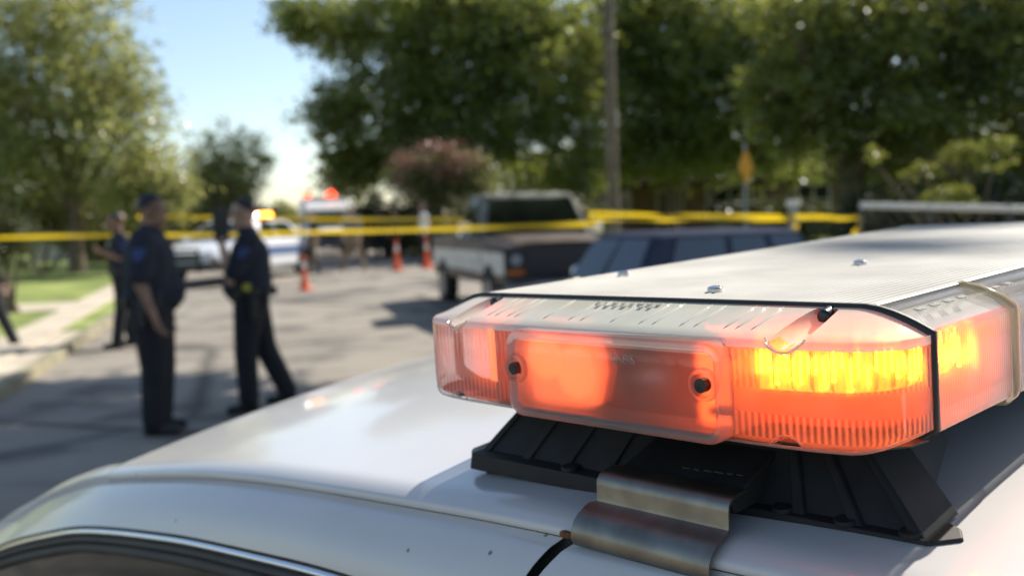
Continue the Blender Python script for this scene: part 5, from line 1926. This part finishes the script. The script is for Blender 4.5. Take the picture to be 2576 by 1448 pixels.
def roof_lamp(parent, world_p, r, m, name, hs=None):
    p = Vector(world_p)
    mb = MB(); mb.ball((0, 0, 0), r, 14)
    o = mb.build(name, m, parent)
    par = parent
    M = Matrix.Identity(4)
    chain = []
    q = parent
    while q is not None:
        chain.append(q); q = q.parent
    for q in chain[::-1]:
        M = M @ (Matrix.Translation(q.location) @ q.rotation_euler.to_matrix().to_4x4())
    o.location = M.inverted() @ p
    return o
for i, (y, m_) in enumerate(((.78, lo_), (.62, lo_), (.42, lw), (.1, lampglass), (-.3, lampglass))):
    mb = MB(); mb.box((-.14, y - .075, 1.60), (.12, y + .075, 1.70))
    mb.build('roof_lamp', m_, lb, bevel=.02)
for (y, z) in ((.97, 1.16), (.86, 1.30)):  # glowing balls standing in for glints off the car's chrome
    mb = MB(); mb.ball((1.0, y, z), .07, 14)
    mb.cyl((1.0, y, z), (.90, y - .10, z - .06), .02, 8)
    mb.build('chrome_glint', lwd, pc)

# ambulance facing us at the far end
aw = mat('ambulance_white', (.88, .89, .90), .35, 0, .02, 4, coat=.3)
az_ = 45
am_l = gp(822, az_)
am_l.z = zg(am_l.y)
dv = (-am_l).normalized()
am = empty('ambulance', am_l, 'white ambulance facing us in the road with red lights on its roof', 'ambulance', math.atan2(dv.y, dv.x) + R(4))
mb = MB(); mb.loft([section(-3.6, 1.1, .5, 2.55, .12, .08), section(-.2, 1.1, .5, 2.55, .12, .08)], True, True); mb.build('rear_box', aw, am, angle=40)
loft_body([(-.2, 1.0, .45, 1.30, .08), (1.0, 1.0, .42, 1.30, .08), (1.3, .98, .42, 1.22, .12), (2.2, .95, .42, 1.12, .14), (2.35, .88, .48, 1.02, .12)]).build('body', aw, am, angle=40)
greenhouse(am, (1.45, .70, -.15, -.2), 1.26, 1.95, .96, .84, aw, glass_car, [(.1, .85)])
mb = MB()
mb.loft([[(.95, -.98, 1.99), (.95, .98, 1.99), (-.15, 1.08, 2.0), (-.15, -1.08, 2.0)], [(.55, -.92, 2.36), (.55, .92, 2.36), (-.15, 1.06, 2.52), (-.15, -1.06, 2.52)]], True, True)
mb.build('roof_fairing', aw, am, bevel=.03)
mb = MB(); mb.box((2.30, -.55, .66), (2.37, .55, 1.0)); mb.build('grille', dark_plastic, am, smooth=False)
mb = MB(); mb.box((2.25, -.98, .40), (2.48, .98, .60)); mb.build('front_bumper', dark_plastic, am, bevel=.03)
mb = MB(); mb.box((-.1, -.98, 2.56), (.25, .98, 2.64)); rb = mb.build('light_rack', dark_plastic, am, smooth=False)
for (y, m_, rr) in ((-.90, lr, .12), (-.74, lr, .09), (.30, lr, .15), (.12, lr, .09)):
    mb = MB(); mb.cyl((.08, y, 2.64), (.08, y, 2.64 + rr), rr * .9, 16); mb.ball((.08, y, 2.64 + rr), (rr * .9, rr * .9, rr * .6), 14)
    mb.build('beacon', m_, rb)
for s in (1, -1):
    lamp(am, 'headlight', (2.33, s * .70, .88), (1, 0, 0), .11, lw if s < 0 else lampglass)
    mb = MB(); mb.tube([(1.0, s * .95, 1.5), (1.05, s * 1.2, 1.55)], .02, 6); mb.box((1.0, s * 1.2 - .1, 1.4), (1.08, s * 1.2 + .1, 1.75)); mb.build('side_mirror', dark_plastic, am)
mb = MB(); mb.box((-3.5, -1.108, 1.0), (-.25, -1.101, 1.2)); mb.box((-3.5, 1.101, 1.0), (-.25, 1.108, 1.2)); mb.build('side_stripe', mat('orange_stripe', (.5, .12, .03), .5), am, smooth=False)
wheels(am, (-2.3, 1.5), 1.0, .40, .26)
# dark parked car at the right kerb behind the people
dk = mat('dark_car_paint', (.02, .021, .024), .35, 0, .1, 3, coat=.5)
dl = gp(990, 42)
dl.z = zg(dl.y)
dcar = empty('dark_parked_car', dl, 'dark car parked at the kerb in the shade behind the standing people', 'car', R(255))
loft_body([(-2.3, .78, .35, .86, .10, .08), (-2.1, .86, .28, .96, .10), (-1.2, .89, .26, .98, .08), (1.0, .89, .26, .98, .08), (2.1, .84, .28, .86, .12), (2.3, .76, .34, .76, .12)]).build('body', dk, dcar, angle=40)
greenhouse(dcar, (1.05, .4, -1.2, -1.9), .96, 1.44, .85, .64, dk, glass_car, [(.15, .48), (.51, .88)])
for s in (1, -1):
    lamp(dcar, 'headlight', (2.26, s * .58, .68), (1, 0, 0), .08, lampglass)
wheels(dcar, (-1.4, 1.4), .89, .31, .2)

# ------------------------------------------------------------------ traffic cones
cone_m = mat('orange_cone', (.78, .12, .03), .5, 0, .08, 10)
coll = mat('reflective_collar', (.75, .72, .68), .4)
def cone(p, H, label):
    r = empty('traffic_cone', p, label, 'traffic cone', group='orange traffic cones on the road')
    mb = MB()
    rings = []
    for (z, rr) in ((.03, .135), (.05, .125), (.40, .070), (.95, .030), (1.0, .026), (1.0, .012)):
        rings.append([(H * rr * 1.05 * math.cos(2 * math.pi * j / 20), H * rr * 1.05 * math.sin(2 * math.pi * j / 20), H * z) for j in range(20)])
    mb.loft(rings, True, True)
    mb.build('cone_body', cone_m, r)
    mb = MB(); mb.box((-.17 * H / .8, -.17 * H / .8, .004), (.17 * H / .8, .17 * H / .8, .03 * H)); mb.build('foot_plate', cone_m, r, bevel=.01)
    mb = MB()
    rings = []
    for (z, rr) in ((.60, .0585), (.60, .0605), (.78, .0470), (.78, .0450)):
        rings.append([(H * rr * 1.05 * math.cos(2 * math.pi * j / 20), H * rr * 1.05 * math.sin(2 * math.pi * j / 20), H * z) for j in range(20)])
    mb.loft(rings, False, True)
    mb.build('collar', coll, r)
    return r
cone(gp(760, 21.6), .80, 'orange cone nearest to us, right of the officer with a raised arm')
cone(gp(995, 27.6), .90, 'orange cone standing alone in the middle of the road')
cone(gp(1071, 28.2), .90, 'orange cone beside the rear corner of the pickup')

# ------------------------------------------------------------------ yellow tapes
tape_m = bpy.data.materials.new('yellow_tape')
tape_m.use_nodes = True
def _tape():
    t = tape_m.node_tree; N, L = t.nodes, t.links
    N.remove(N['Principled BSDF'])
    d = N.new('ShaderNodeBsdfDiffuse'); d.inputs[0].default_value = (.66, .48, .015, 1)
    tr = N.new('ShaderNodeBsdfTranslucent'); tr.inputs[0].default_value = (.70, .50, .015, 1)
    g = N.new('ShaderNodeBsdfGlossy'); g.inputs['Roughness'].default_value = .25
    a = N.new('ShaderNodeMixShader'); a.inputs[0].default_value = .5
    b_ = N.new('ShaderNodeMixShader'); b_.inputs[0].default_value = .06
    L.new(d.outputs[0], a.inputs[1]); L.new(tr.outputs[0], a.inputs[2]); L.new(a.outputs[0], b_.inputs[1]); L.new(g.outputs[0], b_.inputs[2])
    L.new(b_.outputs[0], N['Material Output'].inputs['Surface'])
_tape()
def tape(label, pts, width, twists=0, seed=1, n=160, parent=None, name='barrier_tape'):
    g = random.Random(seed)
    P = [at(*p) for p in pts]
    mb = MB()
    rows = []
    tot = len(P) - 1
    ph = g.random() * 6
    for i in range(n + 1):
        q = i / n * tot
        k_ = min(int(q), tot - 1)
        f = q - k_
        p0, p1 = P[max(0, k_ - 1)], P[k_]
        p2, p3 = P[k_ + 1], P[min(tot, k_ + 2)]
        p = .5 * ((2 * p1) + (p2 - p0) * f + (2 * p0 - 5 * p1 + 4 * p2 - p3) * f * f + (3 * p1 - p0 - 3 * p2 + p3) * f ** 3)
        d = (p2 - p1).normalized()
        up = Vector((0, 0, 1)); up = (up - d * up.dot(d)).normalized()
        sd_ = d.cross(up)
        a = .5 * math.sin(q * 2.3 + ph) + .35 * math.sin(q * 5.3) + twists * 2 * math.pi * i / n
        w = up * math.cos(a) + sd_ * math.sin(a)
        nn = up * -math.sin(a) + sd_ * math.cos(a)
        rows.append([tuple(p + w * (width * t) + nn * (.006 * math.sin(math.pi * (t + .5)))) for t in (-.5, -.17, .17, .5)])
    mb.loft(rows, False, False)
    o = mb.build(name, tape_m, parent)
    if parent is None:
        tag(o, label, 'barrier tape')
    return o
tape('yellow tape stretched across the whole street, passing in front of the pickup truck', [(-60, 599, 14.6), (270, 591, 14.8), (560, 590, 14.4), (860, 582, 14.0), (1190, 573, 13.6), (1500, 562, 13.2)], .064, 0, 3)
tape('yellow tape farther down the street, passing in front of the ambulance', [(345, 546, 22.3), (420, 545, 22.5), (700, 549, 23.5), (900, 552, 25), (1175, 551, 27)], .088, 0, 4)
tape('upper strand of twisted yellow tape between the pickup and the fence', [(1478, 536, 13.2), (1640, 541, 13), (1820, 544, 12.6), (1990, 545, 12.2), (2160, 546, 11.8)], .058, 0.8, 5)
tape('lower strand of twisted yellow tape between the pickup and the fence', [(1480, 552, 13.25), (1640, 553, 13.1), (1820, 553, 12.7), (1990, 551, 12.3), (2160, 549, 11.9)], .05, 1.6, 6)
tape('loose end of yellow tape hanging down by the fence', [(2166, 548, 11.8), (2158, 575, 11.75), (2146, 600, 11.75), (2138, 640, 11.8)], .075, .1, 7, 40)
tape('short piece of yellow tape tied to the grey post', [(1992, 548, 12.15), (2003, 575, 12.1), (1998, 600, 12.1), (2006, 640, 12.1)], .075, .2, 8, 40)

# ------------------------------------------------------------------ pole, sign, fence, post
wood = mat('weathered_wood', (.17, .135, .092), .9, 0, .3, 5, .5, 20)
b = gp(1543, 27)
pole = empty('wooden_pole', b, 'tall brown wooden pole standing between the trees', 'utility pole')
mb = MB()
mb.tube([(0, 0, -.3), (0, 0, 3), (.0, 0, 9.5)], [.17, .155, .12], 14)
mb.build('pole_shaft', wood, pole)
mb = MB(); mb.box((-1.1, -.06, 8.6), (1.1, .06, 8.74)); mb.build('cross_arm', wood, pole, bevel=.01)
b = gp(1876, 22.5)
sg = empty('warning_sign', b, 'yellow diamond shaped sign on a thin grey post, seen at an angle', 'road sign', R(52))
galv = mat('galvanised_post', (.32, .33, .34), .5, .6, .1, 20)
mb = MB(); mb.box((-.03, -.02, -.2), (.03, .02, 2.95)); mb.build('post', galv, sg, smooth=False)
hs = at(1876, 420, 22.5).z - b.z
mb = MB()
D_ = .39
pts = []
for a0 in (0, 90, 180, 270):
    for q in (-6, 0, 6):
        rr = D_ * (1 if q == 0 else .965)
        pts.append((rr * math.cos(R(a0 + q)), hs + rr * math.sin(R(a0 + q))))
mb.loft([[(x, -.024, z) for (x, z) in pts], [(x, -.029, z) for (x, z) in pts]], True, True)
mb.build('sign_plate', mat('yellow_sign', (.75, .33, .01), .45, 0, .04, 8), sg, smooth=False)
# chain link fence with a pale top rail
fr0, fr1 = at(2166, 517, 11.6), at(2760, 529, 9.4)
fl = empty('chain_link_fence', Vector((fr0.x, fr0.y, 0)), 'chain link fence with a pale metal top rail at the right', 'fence')
base = Vector((fr0.x, fr0.y, 0))
rail_m = mat('pale_rail', (.88, .82, .72), .5, .0, .08, 12)
mb = MB(); mb.tube([tuple(fr0 - base), tuple(fr1 - base)], .034, 12); mb.build('top_rail', rail_m, fl)
for q in (0.0, .34, .68, 1.0):
    p = fr0.lerp(fr1, q) - base
    mb = MB(); mb.tube([(p.x, p.y, -.2), (p.x, p.y, p.z - .02)], .022, 10); mb.ball((p.x, p.y, p.z + .03), .024, 10); mb.build('fence_post', mat('dull_post', (.10, .10, .095), .7, .2, .1, 20), fl)
mb = MB()
d = fr1 - fr0; Ln = math.hypot(d.x, d.y); ux = Vector((d.x / Ln, d.y / Ln, 0))
hgt = fr0.z
for sgn in (1, -1):
    k_ = -hgt
    while k_ < Ln:
        a0, a1 = max(0, k_), min(Ln, k_ + hgt)
        za, zb_ = (a0 - k_), (a1 - k_)
        if sgn < 0:
            za, zb_ = hgt - za, hgt - zb_
        pa = ux * a0; pb_ = ux * a1
        mb.tube([(pa.x, pa.y, max(.03, za)), (pb_.x, pb_.y, max(.03, min(hgt, zb_)))], .0022, 3, False)
        k_ += .15
mb.build('wire_mesh', mat('dark_wire', (.035, .035, .035), .7, .2, .1, 20), fl, smooth=False)
b = gp(1996, 12.3)
gpst = empty('grey_post', b, 'short grey post with a pale cap holding the yellow tape', 'post')
hp_ = at(1996, 518, 12.3).z - b.z
mb = MB(); mb.box((-.05, -.05, -.2), (.05, .05, hp_)); mb.build('post', galv, gpst, smooth=False)
mb = MB(); mb.box((-.075, -.075, hp_), (.075, .075, hp_ + .07)); mb.build('post_cap', rail_m, gpst, bevel=.01)
